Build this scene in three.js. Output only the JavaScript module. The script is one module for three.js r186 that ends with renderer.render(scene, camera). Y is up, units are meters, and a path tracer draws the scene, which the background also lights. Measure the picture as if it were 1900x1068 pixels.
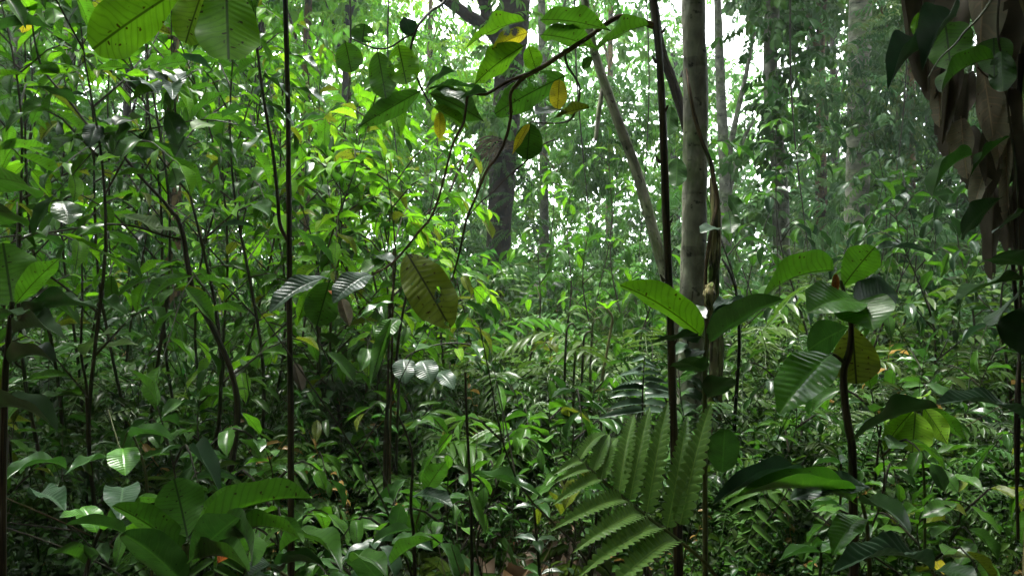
import * as THREE from 'three';
import { mergeGeometries } from 'three/addons/utils/BufferGeometryUtils.js';

// ------------------------------------------------------------ camera, sky, light
const scene = new THREE.Scene();
const CAMY = 1.2, F = 1391;                       // F: focal length in pixels of a 1900 wide picture
const camera = new THREE.PerspectiveCamera(42, 1024 / 575, 0.05, 400);
camera.position.set(0, CAMY, 0); camera.lookAt(0, CAMY, -10);
const renderer = new THREE.WebGLRenderer({ antialias: true });
renderer.setSize(1024, 575);
renderer.toneMapping = THREE.LinearToneMapping;
renderer.toneMappingExposure = 12.5;
renderer.shadowMap.enabled = true;
{
  const w = 128, h = 64, d = new Float32Array(w * h * 4);
  for (let j = 0; j < h; j++) for (let i = 0; i < w; i++) {
    const s = Math.sin(((j + 0.5) / h - 0.5) * Math.PI), l = s > 0 ? 0.78 + 0.3 * s : 0.3, k = (j * w + i) * 4;
    d[k] = l * 0.94; d[k + 1] = l * 0.99; d[k + 2] = l * 1.03; d[k + 3] = 1;
  }
  const sky = new THREE.DataTexture(d, w, h, THREE.RGBAFormat, THREE.FloatType);
  sky.mapping = THREE.EquirectangularReflectionMapping; sky.magFilter = THREE.LinearFilter; sky.needsUpdate = true;
  scene.background = sky; scene.environment = sky;
}
const sun = new THREE.DirectionalLight(new THREE.Color(1, 0.97, 0.9), 1.5);
sun.position.set(-6, 38, -20); sun.target.position.set(0, 0, -8); sun.castShadow = true; sun.shadow.radius = 30;
sun.shadow.camera.left = sun.shadow.camera.bottom = -30; sun.shadow.camera.right = sun.shadow.camera.top = 30; sun.shadow.camera.far = 120;
sun.shadow.mapSize.set(2048, 2048);
scene.add(sun, sun.target);
scene.fog = new THREE.FogExp2(new THREE.Color(0.86, 0.95, 0.95), 0.0017);

// ------------------------------------------------------------ helpers
const V = (x, y, z) => new THREE.Vector3(x, y, z), UPV = V(0, 1, 0);
function rng(seed) { let a = seed >>> 0; return () => { a = (a + 0x6D2B79F5) | 0; let t = Math.imul(a ^ (a >>> 15), 1 | a); t = (t + Math.imul(t ^ (t >>> 7), 61 | t)) ^ t; return ((t ^ (t >>> 14)) >>> 0) / 4294967296; }; }
const hash = (x, y, s) => { let h = Math.imul(x | 0, 374761393) ^ Math.imul(y | 0, 668265263) ^ Math.imul(s | 0, 2147483647 ^ 0x5bd1e995); h = Math.imul(h ^ (h >>> 13), 1274126177); return ((h ^ (h >>> 16)) >>> 0) / 4294967296; };
function noise(x, y, s = 0, px = 0, py = 0) {      // value noise; px, py: period for tiling
  const xi = Math.floor(x), yi = Math.floor(y), u = x - xi, v = y - yi, a = u * u * (3 - 2 * u), b = v * v * (3 - 2 * v);
  const w = (n, p) => p ? ((n % p) + p) % p : n;
  const q = (i, j) => hash(w(xi + i, px), w(yi + j, py), s);
  return (q(0, 0) * (1 - a) + q(1, 0) * a) * (1 - b) + (q(0, 1) * (1 - a) + q(1, 1) * a) * b;
}
const fbm = (x, y, s, px, py, o = 4) => { let t = 0, a = 0.5, f = 1; for (let i = 0; i < o; i++) { t += a * noise(x * f, y * f, s + i * 17, px && px * f, py && py * f); f *= 2; a *= 0.5; } return t; };
const clamp = (x, a = 0, b = 1) => Math.min(b, Math.max(a, x)), sm = (a, b, x) => { const t = clamp((x - a) / (b - a)); return t * t * (3 - 2 * t); };
const gy = (x, z) => 0.22 * (noise(x * 0.28 + 9, z * 0.28 + 4, 3) - 0.5) + 0.05 * (noise(x * 1.3, z * 1.3, 5) - 0.5) + Math.max(0, -z - 14) * 0.02;
const at = (px, py, d) => V((px - 950) / F * d, CAMY - (py - 534) / F * d, -d);
const foot = (px, d) => { const x = (px - 950) / F * d; return V(x, gy(x, -d), -d); };
const names = {};
const numbered = (n) => { const k = names[n] = (names[n] ?? -1) + 1; return k ? n + '_' + String(k).padStart(3, '0') : n; };
function thing(name, label, category, pos, group) {
  const o = new THREE.Group(); o.name = numbered(name); o.position.copy(pos); o.userData = { label, category };
  if (group) o.userData.group = group;
  scene.add(o); return o;
}
function part(name, geo, mat, parent, label) {
  const m = new THREE.Mesh(geo, mat); m.name = name; m.castShadow = m.receiveShadow = true; parent.add(m);
  if (label) m.userData.label = label;
  return m;
}
function tube(pts, radii, radial = 7, per = 4, rough = 0, seed = 1) {          // tapered tube through points
  const c = new THREE.CatmullRomCurve3(pts, false, 'centripetal'), n = Math.max(2, (pts.length - 1) * per), pos = [], uv = [], idx = [];
  const r = (t) => { const k = t * (radii.length - 1), i = Math.min(radii.length - 2, Math.floor(k)); return radii[i] + (radii[i + 1] - radii[i]) * (k - i); };
  let side = null, len = 0, last = null;
  for (let i = 0; i <= n; i++) {
    const t = i / n, p = c.getPoint(t), T = c.getTangent(t);
    if (!side) { side = Math.abs(T.y) > 0.9 ? V(1, 0, 0) : V(0, 1, 0); }
    side.addScaledVector(T, -side.dot(T)).normalize();
    const up = T.clone().cross(side); if (last) len += p.distanceTo(last); last = p;
    const R = r(t);
    for (let j = 0; j <= radial; j++) {
      const a = j / radial * Math.PI * 2, k = R * (1 + rough * (fbm(i * 0.7, (j % radial) * 1.1, seed) - 0.5));
      pos.push(p.x + k * (Math.cos(a) * side.x + Math.sin(a) * up.x), p.y + k * (Math.cos(a) * side.y + Math.sin(a) * up.y), p.z + k * (Math.cos(a) * side.z + Math.sin(a) * up.z));
      uv.push(j / radial, len);
    }
  }
  for (let i = 0; i < n; i++) for (let j = 0; j < radial; j++) { const a = i * (radial + 1) + j, b = a + radial + 1; idx.push(a, b, a + 1, b, b + 1, a + 1); }
  const g = new THREE.BufferGeometry();
  g.setAttribute('position', new THREE.Float32BufferAttribute(pos, 3)); g.setAttribute('uv', new THREE.Float32BufferAttribute(uv, 2)); g.setIndex(idx); g.computeVertexNormals();
  return g;
}
// A leaf of unit length along +z and unit width along x, top side +y.
function leafGeo(o = {}) {
  const { nu = 2, nv = 6, a = 0.6, b = 0.8, pet = 0.05, fold = 0.2, droop = 0.5, wave = 0, wk = 14, quilt = 0, nq = 12, slant = 1.6, lobes = 0, depth = 0.3, side = 0, tip = 0, holes = [], seed = 1 } = o;
  const m = a / (a + b), peak = Math.pow(m, a) * Math.pow(1 - m, b), pos = [], uv = [], idx = [];
  const prof = (t) => {
    if (t <= pet) return 0.025;
    const s = (t - pet) / (1 - pet);
    let w = Math.pow(s, a) * Math.pow(1 - s, b) / peak;
    if (tip) w *= 1 - tip * sm(0.72, 0.96, s);
    if (lobes) w *= 1 - depth + depth * Math.pow(Math.abs(Math.sin(Math.PI * lobes * s)), 0.45);
    return Math.max(w, 0.012);
  };
  let y = 0, z = 0, px = 0;
  for (let i = 0; i <= nv; i++) {
    const t = i / nv, th = droop * (t - 0.5 / nv);
    if (i) { y -= Math.sin(th) / nv; z += Math.cos(th) / nv; }
    px = side * Math.sin(t * Math.PI) * 0.1;
    const w = prof(t) * 0.5;
    for (let j = -nu; j <= nu; j++) {
      const u = j / nu, e = Math.abs(u);
      let dy = fold * e * w * 0.5 + wave * Math.sin(t * wk + seed + (u > 0 ? 1.9 : 0)) * e * e * w * 2;
      if (quilt) dy += quilt * Math.abs(Math.sin(Math.PI * (nq * t - e * w * 2 * slant))) * Math.min(1, e * 5) * Math.sin(Math.PI * t) * (1 - 0.3 * e);
      pos.push(px + u * w, y + dy * Math.cos(droop * t), z + dy * Math.sin(droop * t));
      uv.push(0.5 + u * w, t);
    }
  }
  const q = 2 * nu + 1;
  for (let i = 0; i < nv; i++) for (let j = 0; j < 2 * nu; j++) {
    const t = (i + 0.5) / nv, u = (j + 0.5) / nu - 1;
    if (holes.some(([ht, hu, hr]) => Math.hypot((t - ht) * 1.0, (u - hu) * 0.22) < hr * (0.7 + 0.6 * hash(i, j, seed)))) continue;
    const k = i * q + j; idx.push(k, k + q, k + 1, k + 1, k + q, k + q + 1);
  }
  const g = new THREE.BufferGeometry();
  g.setAttribute('position', new THREE.Float32BufferAttribute(pos, 3)); g.setAttribute('uv', new THREE.Float32BufferAttribute(uv, 2)); g.setIndex(idx); g.computeVertexNormals();
  g.userData.droop = droop;
  return g;
}
const _m = new THREE.Matrix4();
function basis(dir, up) {
  const z = dir.clone().normalize(), x = up.clone().cross(z); if (x.lengthSq() < 1e-6) x.set(1, 0, 0); x.normalize();
  return _m.makeBasis(x, z.clone().cross(x), z);
}
function pose(o, pos, dir, up, L, W) { o.position.copy(pos); o.quaternion.setFromRotationMatrix(basis(dir, up)); o.scale.set(W, L, L); return o; }
const rotAbout = (v, axis, a) => v.clone().applyAxisAngle(axis, a);

// ------------------------------------------------------------ materials
function tex(w, h, f, srgb = true) {
  const d = new Uint8Array(w * h * 4);
  for (let j = 0; j < h; j++) for (let i = 0; i < w; i++) { const c = f(i / w, j / h), k = (j * w + i) * 4; for (let q = 0; q < 3; q++) d[k + q] = clamp(c[q] ?? c[0]) * 255; d[k + 3] = 255; }
  const t = new THREE.DataTexture(d, w, h); t.magFilter = t.minFilter = THREE.LinearFilter; t.wrapS = t.wrapT = THREE.RepeatWrapping;
  if (srgb) t.colorSpace = THREE.SRGBColorSpace; t.needsUpdate = true; return t;
}
function veins(n, slant, contrast, spots, seed, dark = 0) {   // light midrib and side veins over a mottled blade; dark: veins painted as if backlit
  return tex(128, 256, (u, v) => {
    const e = Math.abs(u - 0.5) * 2, k = v * n - Math.pow(e, 0.8) * slant + 0.7 * (noise(v * 11 + (u > 0.5 ? 40 : 0), e * 2, seed + 2) - 0.5) + (u > 0.5 ? 0.4 : 0), side = Math.abs(k - Math.round(k)), fade = 0.45 + 0.9 * noise(u * 6, v * 8, seed + 4);
    let l = 0.82 + 0.22 * (fbm(u * 5, v * 9, seed) - 0.5) - 0.06 * contrast * (0.5 - side);
    const mid = 1 - sm(0.02, 0.06, e), vn = (1 - sm(0.04, 0.16, side)) * (1 - 0.5 * e);
    let c = [l, l, l * 0.95];
    const lift = Math.max(mid * 0.9, vn * 0.5 * fade) * contrast;
    if (dark) c = c.map((x) => x * (1 - 0.55 * lift * (mid > 0.3 ? 1.25 : 0.7))); else c = [c[0] + lift * 0.24, c[1] + lift * 0.16, c[2] + lift * 0.12];
    const sp = sm(1 - spots, 1.05 - spots, fbm(u * 9 + 3, v * 20, seed + 5, 0, 0, 3) * 1.15);
    return [c[0] * (1 - 0.45 * sp), c[1] * (1 - 0.62 * sp), c[2] * (1 - 0.6 * sp)];
  });
}
const T = { broad: veins(13, 1.4, 1.15, 0.16, 11), backlit: veins(15, 1.3, 0.75, 0.24, 13, 1), pinna: veins(18, 0.5, 1.3, 0.14, 61), fine: veins(24, 1.2, 0.6, 0.12, 23), spotty: veins(13, 1.4, 1, 0.25, 37, 1), plain: veins(9, 2.4, 0.35, 0.14, 51) };
const leafMats = {};
function leafM(key, c, t = 'fine', through = 0.42, coat = 0.8, cr = 0.3) {
  if (key !== 'steel' && key !== 'wet') coat *= 0.42;
  return leafMats[key] = new THREE.MeshPhysicalMaterial({ name: key, color: new THREE.Color().setRGB(...c), map: T[t], side: THREE.DoubleSide, roughness: 1, transmission: through, thickness: 0, specularIntensity: 0.15, clearcoat: coat, clearcoatRoughness: cr });
}
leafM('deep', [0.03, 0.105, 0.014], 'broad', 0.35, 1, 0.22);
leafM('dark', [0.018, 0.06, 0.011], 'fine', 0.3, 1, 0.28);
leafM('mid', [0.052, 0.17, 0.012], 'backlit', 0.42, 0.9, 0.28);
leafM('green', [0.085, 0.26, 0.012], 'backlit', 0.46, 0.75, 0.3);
leafM('bright', [0.17, 0.46, 0.012], 'backlit', 0.52, 0.3, 0.32);  // backlight put into this leaf colour
leafM('lime', [0.27, 0.55, 0.02], 'backlit', 0.55, 0.25, 0.35);  // stronger backlight put into the colour
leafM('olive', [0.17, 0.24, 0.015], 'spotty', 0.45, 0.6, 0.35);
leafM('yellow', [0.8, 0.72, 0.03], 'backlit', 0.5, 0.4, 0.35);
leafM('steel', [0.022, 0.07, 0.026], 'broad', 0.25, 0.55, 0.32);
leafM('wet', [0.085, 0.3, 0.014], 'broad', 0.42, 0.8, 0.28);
leafM('fernsilver', [0.09, 0.17, 0.11], 'plain', 0.25, 2.2, 0.3);  // own bluish green, lightened to stand in for wet sheen
leafM('dead', [0.125, 0.112, 0.092], 'plain', 0.25, 0.2, 0.45);
leafM('deadpale', [0.42, 0.385, 0.33], 'broad', 0.2, 0.25, 0.45);
leafM('rust', [0.42, 0.14, 0.03], 'spotty', 0.3, 0.3, 0.4);
leafM('leaflet', [0.17, 0.34, 0.07], 'pinna', 0.35, 0.7, 0.3);  // paleness of the lit frond put into the base colour
leafM('fern', [0.06, 0.16, 0.016], 'plain', 0.4, 0.5, 0.32);
leafM('fernlight', [0.17, 0.42, 0.03], 'plain', 0.5, 0.4, 0.35);
leafM('white', [0.12, 0.24, 0.05], 'fine', 0.45, 0.6, 0.35);
const LM = leafMats;
const leafWhite = new THREE.MeshPhysicalMaterial({ name: 'foliage', color: 0xffffff, side: THREE.DoubleSide, roughness: 1, transmission: 0.45, thickness: 0, specularIntensity: 0.15, clearcoat: 0.26, clearcoatRoughness: 0.28 });

function barkTex(seed, f) { return tex(256, 512, (u, v) => f(u, v, seed)); }
const barkPale = barkTex(71, (u, v, s) => {
  const ring = noise(u * 3, v * 28, s, 3, 28), l = 0.6 + 0.55 * (fbm(u * 8, v * 12, s, 8, 12, 5) - 0.5) - 0.3 * sm(0.6, 0.75, fbm(u * 14, v * 40, s + 61, 14, 40, 3)) - 0.13 * sm(0.8, 0.95, ring);
  const lich = sm(0.52, 0.62, fbm(u * 5, v * 8, s + 9, 5, 8)), moss = sm(0.5, 0.7, fbm(u * 4, v * 5, s + 31, 4, 5));
  return [l * (1 + 0.12 * lich) * (1 - 0.22 * moss), l * (0.98 + 0.12 * lich) * (1 - 0.14 * moss), l * (0.9 + 0.12 * lich) * (1 - 0.3 * moss)];
});
const barkDark = barkTex(83, (u, v, s) => {
  const cr = Math.abs(fbm(u * 10 + 0.6 * noise(u * 5, v * 6, s, 5, 6), v * 6, s, 10, 6) - 0.48), l = 0.3 + 0.35 * sm(0, 0.12, cr) + 0.2 * (fbm(u * 20, v * 30, s + 3, 20, 30) - 0.5);
  const moss = sm(0.5, 0.66, fbm(u * 4, v * 6, s + 31, 4, 6)), li = sm(0.64, 0.68, fbm(u * 9, v * 14, s + 77, 9, 14));
  return [l * (1 - 0.3 * moss) + 0.14 * li, l * 0.92 + 0.17 * li, l * 0.72 * (1 - 0.4 * moss) + 0.14 * li];
});
const barkBump = barkTex(83, (u, v, s) => { const cr = Math.abs(fbm(u * 10, v * 6, s, 10, 6) - 0.48); return [sm(0, 0.12, cr) * 0.7 + 0.3 * fbm(u * 24, v * 40, s, 24, 40)]; });
const barkM = (key, map, c, rough, bs) => new THREE.MeshPhysicalMaterial({ name: key, map, color: new THREE.Color().setRGB(...c), roughness: rough, bumpMap: barkBump, bumpScale: bs, specularIntensity: 0.3, clearcoat: rough > 0.7 ? 0.06 : 0.2, clearcoatRoughness: 0.4 });
const BM = {
  lichen: barkM('lichen bark', barkPale, [0.66, 0.67, 0.62], 0.8, 0.004), pale: barkM('pale bark', barkPale, [0.5, 0.51, 0.47], 0.75, 0.004), grey: barkM('grey bark', barkPale, [0.26, 0.28, 0.25], 0.8, 0.004),  // lichen: pale bark with its colour raised to offset the shaded side
  dark: barkM('dark bark', barkDark, [0.045, 0.04, 0.033], 0.8, 0.012), brown: barkM('brown bark', barkDark, [0.26, 0.2, 0.15], 0.8, 0.008),
  moss: barkM('mossy bark', barkDark, [0.4, 0.43, 0.3], 0.9, 0.01), stem: barkM('dark stem', barkDark, [0.085, 0.08, 0.058], 0.55, 0.002),
  greenstem: barkM('green stem', barkPale, [0.16, 0.2, 0.06], 0.5, 0.001), twig: barkM('twig', barkDark, [0.12, 0.105, 0.075], 0.6, 0.001),
  straw: barkM('straw stem', barkPale, [0.42, 0.36, 0.2], 0.6, 0.001),
};

// ------------------------------------------------------------ leaf shapes
const G = {
  lance: [1, 2, 3, 4].map((s) => leafGeo({ nv: 7, a: 0.75, b: 0.95, fold: 0.3 + 0.2 * (s % 3), droop: 0.15 + 0.17 * s, wave: 0.034, seed: s * 3, side: s % 2 ? 0.6 : -0.5, tip: 0.5 })),
  ovate: [1, 2, 3].map((s) => leafGeo({ nv: 7, a: 0.5, b: 0.62, fold: 0.25 * s, droop: 0.15 + 0.2 * s, wave: 0.039, seed: s * 5, tip: 0.45 })),
  obov: [1, 2, 3].map((s) => leafGeo({ nv: 8, a: 1.05, b: 0.6, fold: 0.3, droop: 0.3 + 0.2 * s, wave: 0.034, seed: s * 7, tip: 0.3, pet: 0.03 })),
  strap: [1, 2].map((s) => leafGeo({ nv: 9, a: 0.4, b: 0.7, fold: 0.7, droop: 0.9 + 0.5 * s, wave: 0.014, seed: s * 9, pet: 0.02 })),
  small: [1, 2].map((s) => leafGeo({ nu: 1, nv: 4, a: 0.6, b: 0.75, fold: 0.4, droop: 0.4 * s, seed: s })),
};
// hero leaves, finely divided
const H = {
  quilt: leafGeo({ nu: 9, nv: 96, a: 0.6, b: 0.62, fold: 0.25, droop: 0.7, wave: 0.028, quilt: 0.012, nq: 14, tip: 0.35, seed: 2 }),
  quiltFlat: leafGeo({ nu: 9, nv: 96, a: 0.75, b: 0.6, fold: 0.12, droop: 0.35, wave: 0.028, quilt: 0.011, nq: 15, tip: 0.35, seed: 4 }),
  obov: leafGeo({ nu: 7, nv: 64, a: 0.95, b: 0.5, fold: 0.18, droop: 0.35, wave: 0.022, quilt: 0.006, nq: 18, tip: 0.2, seed: 5 }),
  oval: leafGeo({ nu: 7, nv: 48, a: 0.5, b: 0.45, fold: 0.15, droop: 0.3, wave: 0.028, quilt: 0.006, nq: 10, tip: 0.3, seed: 6 }),
  holed: leafGeo({ nu: 14, nv: 90, a: 0.6, b: 0.5, fold: 0.1, droop: 0.25, wave: 0.028, quilt: 0.005, nq: 15, tip: 0.2, seed: 7, holes: [[0.62, 0.25, 0.035], [0.68, 0.1, 0.03], [0.57, 0.42, 0.02], [0.95, -0.1, 0.04], [0.4, -0.5, 0.012]] }),
  eaten: leafGeo({ nu: 12, nv: 60, a: 0.55, b: 0.55, fold: 0.15, droop: 0.4, wave: 0.034, quilt: 0.005, nq: 10, seed: 9, holes: [[0.35, 0.5, 0.09], [0.55, 0.75, 0.07], [0.8, -0.6, 0.04]] }),
  lance: leafGeo({ nu: 5, nv: 40, a: 0.8, b: 1.05, fold: 0.3, droop: 0.45, wave: 0.034, quilt: 0.004, nq: 16, tip: 0.4, seed: 12 }),
  fold: leafGeo({ nu: 5, nv: 40, a: 0.7, b: 0.8, fold: 0.9, droop: 0.6, wave: 0.028, quilt: 0.004, nq: 16, tip: 0.4, seed: 14 }),
  arch: leafGeo({ nu: 5, nv: 40, a: 0.7, b: 0.75, fold: 0.35, droop: 1.3, wave: 0.028, quilt: 0.003, nq: 18, tip: 0.3, seed: 15 }),
  strap: leafGeo({ nu: 5, nv: 40, a: 0.45, b: 0.7, fold: 0.5, droop: 0.7, wave: 0.017, quilt: 0.003, nq: 8, slant: 4, seed: 16 }),
  dead: leafGeo({ nu: 6, nv: 40, a: 0.45, b: 0.6, fold: 0.5, droop: 0.25, wave: 0.084, wk: 9, quilt: 0.004, nq: 14, seed: 18, holes: [[0.97, 0.3, 0.04], [0.7, 0.95, 0.03], [0.85, -0.95, 0.03]] }),
  deadCurl: leafGeo({ nu: 6, nv: 40, a: 0.45, b: 0.6, fold: 1.1, droop: -0.4, wave: 0.112, wk: 7, quilt: 0.004, nq: 14, seed: 19, holes: [[0.78, -0.95, 0.03], [0.93, 0.5, 0.03]] }),
  heart: leafGeo({ nu: 7, nv: 40, a: 0.28, b: 0.75, fold: 0.15, droop: 0.4, wave: 0.017, quilt: 0.004, nq: 6, slant: 2.5, tip: 0.5, pet: 0.01, seed: 20 }),
  pinna: leafGeo({ nu: 3, nv: 126, a: 0.32, b: 0.85, fold: 0.25, droop: 0.7, wave: 0.012, lobes: 18, depth: 0.62, quilt: 0.012, nq: 18, slant: 0.5, pet: 0.01, seed: 21 }),
  pinnaB: leafGeo({ nu: 3, nv: 126, a: 0.32, b: 0.85, fold: 0.25, droop: 0.95, side: 0.6, wave: 0.008, lobes: 18, depth: 0.66, quilt: 0.012, nq: 18, slant: 0.5, pet: 0.01, seed: 25 }),
};
for (const k in H) H[k].userData.nx = 1;
const hr = rng(4242);
// leaf between two pixels of the picture at two distances; face: how far the blade turns to the camera (1 towards, -1 showing its underside), upw: share of up in its normal
function hero(parent, geo, mat, p0, d0, p1, d1, wpx, { face = 0.6, up = 0.6, name = 'leaf', label, bend = 1, roll = 0 } = {}) {
  const A = at(p0[0], p0[1], d0), B = at(p1[0], p1[1], d1), chord = B.clone().sub(A), len = chord.length(); chord.normalize();
  const view = V(0, CAMY, 0).sub(A.clone().lerp(B, 0.5)).normalize();
  const n = UPV.clone().multiplyScalar(up).addScaledVector(view, face); n.addScaledVector(chord, -n.dot(chord)).normalize(); if (roll) n.applyAxisAngle(chord, roll);
  const th = geo.userData.droop, dir = chord.clone().multiplyScalar(Math.cos(th / 2)).addScaledVector(n, Math.sin(th / 2));
  const L = len / (Math.abs(th) > 0.01 ? Math.sin(th / 2) / (th / 2) : 1);
  const W = wpx * (d0 + d1) / 2 / F / Math.max(0.72, Math.abs(n.dot(view))) * 0.95;
  const m = part(name, geo, mat, parent, label);
  return pose(m, A.sub(parent.position), dir, n, L, W);
}
const path = (parent, pts) => pts.map(([x, y, d]) => at(x, y, d).sub(parent.position));
const px = (w, d) => w * d / F / 2;      // radius in metres of a stem w pixels wide at distance d

// ------------------------------------------------------------ ground
{
  const n = 150, pos = [], uv = [], idx = [];
  for (let j = 0; j <= n; j++) for (let i = 0; i <= n; i++) {
    const s = i / n * 2 - 1, t = j / n * 2 - 1, x = Math.sign(s) * Math.pow(Math.abs(s), 2.2) * 160, z = -6 + Math.sign(t) * Math.pow(Math.abs(t), 2.2) * 160;
    pos.push(x, gy(x, z), z); uv.push(x / 1.6, z / 1.6);
  }
  for (let j = 0; j < n; j++) for (let i = 0; i < n; i++) { const a = j * (n + 1) + i, b = a + n + 1; idx.push(a, b, a + 1, a + 1, b, b + 1); }
  const g = new THREE.BufferGeometry(); g.setAttribute('position', new THREE.Float32BufferAttribute(pos, 3)); g.setAttribute('uv', new THREE.Float32BufferAttribute(uv, 2)); g.setIndex(idx); g.computeVertexNormals();
  const soil = tex(512, 512, (u, v) => { const l = 0.16 + 0.34 * fbm(u * 14, v * 14, 5, 14, 14, 5), r = sm(0.55, 0.7, fbm(u * 30, v * 30, 8, 30, 30, 3)); return [l * (1 + 0.5 * r), l * (0.82 + 0.2 * r), l * 0.6]; });
  const m = part('forest_floor', g, new THREE.MeshStandardMaterial({ name: 'wet soil', map: soil, bumpMap: soil, bumpScale: 0.02, roughness: 0.8 }), scene);
  m.userData = { kind: 'structure', label: 'dark wet soil of the forest floor under the plants' };
}

// ------------------------------------------------------------ sprigs for far foliage
function sprig(seed, n, kind, len, L, W) {
  const r = rng(seed), gs = [], base = kind === 'broad' ? leafGeo({ nu: 1, nv: 4, a: 0.5, b: 0.6, fold: 0.5, droop: 0.7 }) : leafGeo({ nu: 1, nv: 4, a: 0.7, b: 0.9, fold: 0.5, droop: 0.8 });
  const pts = [V(0, 0, 0), V(0, 0.03 * len, len * 0.5), V(0, -0.1 * len, len)], c = new THREE.CatmullRomCurve3(pts);
  for (let i = 0; i < n; i++) {
    const t = 0.12 + 0.88 * (i + 0.5) / n, p = c.getPoint(t), s = i % 2 ? 1 : -1, dir = V(s * (0.9 - 0.5 * t) + (r() - 0.5) * 0.5, -0.1 - 0.55 * r(), 0.45 + 0.5 * t + (r() - 0.5) * 0.4);
    const up = V((r() - 0.5) * 0.7, 1, (r() - 0.5) * 0.7), k = L * (0.7 + 0.5 * r()), o = new THREE.Object3D();
    pose(o, p, dir, up, k, k * W); o.updateMatrix(); gs.push(base.clone().applyMatrix4(o.matrix));
  }
  gs.push(tube(pts, [0.006, 0.004, 0.002], 3, 2));
  return mergeGeometries(gs);
}
const SP = { lance: sprig(1, 12, 'lance', 0.55, 0.17, 0.34), broad: sprig(2, 10, 'broad', 0.5, 0.16, 0.52), fine: sprig(3, 16, 'lance', 0.5, 0.095, 0.4), droop: sprig(4, 14, 'lance', 0.7, 0.2, 0.22) };
const o3 = new THREE.Object3D(), col = new THREE.Color();
// spots: [pos, dir, size]; one InstancedMesh of sprigs in varied greens
function foliage(name, geo, spots, tint, r, parent) {
  const m = new THREE.InstancedMesh(geo, leafWhite, spots.length); m.name = name; m.castShadow = m.receiveShadow = true;
  spots.forEach(([p, d, s], i) => {
    pose(o3, p, d, V((r() - 0.5) * 0.6, 1, (r() - 0.5) * 0.6), s, s); o3.updateMatrix(); m.setMatrixAt(i, o3.matrix);
    const k = 0.6 + 0.8 * r(), y = r() < 0.15 ? 1.5 : 1; m.setColorAt(i, col.setRGB(tint[0] * k * y * (0.8 + 0.4 * r()), tint[1] * k * (y > 1 ? 1.2 : 1), tint[2] * k));
  });
  m.userData = { kind: 'stuff' }; parent.add(m); return m;
}
const rdir = (r, ymin = -0.6, ymax = 0.6) => { const a = r() * Math.PI * 2, y = ymin + (ymax - ymin) * r(), q = Math.sqrt(Math.max(0, 1 - y * y)); return V(Math.cos(a) * q, y, Math.sin(a) * q); };
function crownSpots(r, c, rad, clumps, per, size) {
  const out = [];
  for (let k = 0; k < clumps; k++) {
    const d = rdir(r, -1, 1), q = 0.45 + 0.55 * Math.sqrt(r()), cc = V(c.x + d.x * rad.x * q, c.y + d.y * rad.y * q, c.z + d.z * rad.z * q), cr = 0.3 + 0.45 * r();
    for (let i = 0; i < per; i++) { const e = rdir(r, -0.7, 0.8); out.push([cc.clone().addScaledVector(e, cr * Math.cbrt(r()) * Math.min(1.6, rad.x * 0.5)), e.clone().add(V(0, -0.35, 0)).normalize(), size * (0.7 + 0.7 * r())]); }
  }
  return out;
}
// tree: pts as [px, py, d, wpx]; first point is the top in the picture, the last the foot
function tree(name, label, mat, pts, { crown, limbs = [], group, trunkSeed = 1, radial = 12 } = {}) {
  const f = pts[pts.length - 1], base = foot(f[0], f[2]), t = thing(name, label, 'tree', base, group);
  const P = pts.slice(0, -1).map(([x, y, d]) => at(x, y, d).sub(base)), R = pts.map(([, , d, w]) => px(w, d));
  P.push(V(0, -0.05, 0)); R[R.length - 1] *= 1.25;
  part('trunk', tube(P, R, radial, 8, 0.22, trunkSeed), mat, t);
  for (const l of limbs) part('limb', tube(l.map(([x, y, d]) => at(x, y, d).sub(base)), l.map(([, , d, w]) => px(w, d)), 7, 5, 0.2, trunkSeed + 3), mat, t);
  if (crown) { const r = rng(trunkSeed * 31 + 7); for (const cr of [crown].flat()) foliage('crown', SP[cr.kind ?? 'lance'], crownSpots(r, V(...cr.c).sub(base), V(...cr.rad), cr.clumps, cr.per, cr.size), cr.tint, r, t); }
  return t;
}
const TINT = { deep: [0.028, 0.085, 0.012], mid: [0.05, 0.15, 0.012], bright: [0.12, 0.32, 0.012], lime: [0.17, 0.4, 0.02], grey: [0.065, 0.145, 0.04] };  // bright and lime put backlight into the leaf colour, grey puts haze
const ORD = ['first', 'second', 'third', 'fourth', 'fifth', 'sixth', 'seventh', 'eighth', 'ninth', 'tenth', 'eleventh', 'twelfth', 'thirteenth', 'fourteenth', 'fifteenth', 'sixteenth', 'seventeenth', 'eighteenth', 'nineteenth', 'twentieth'];
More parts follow.
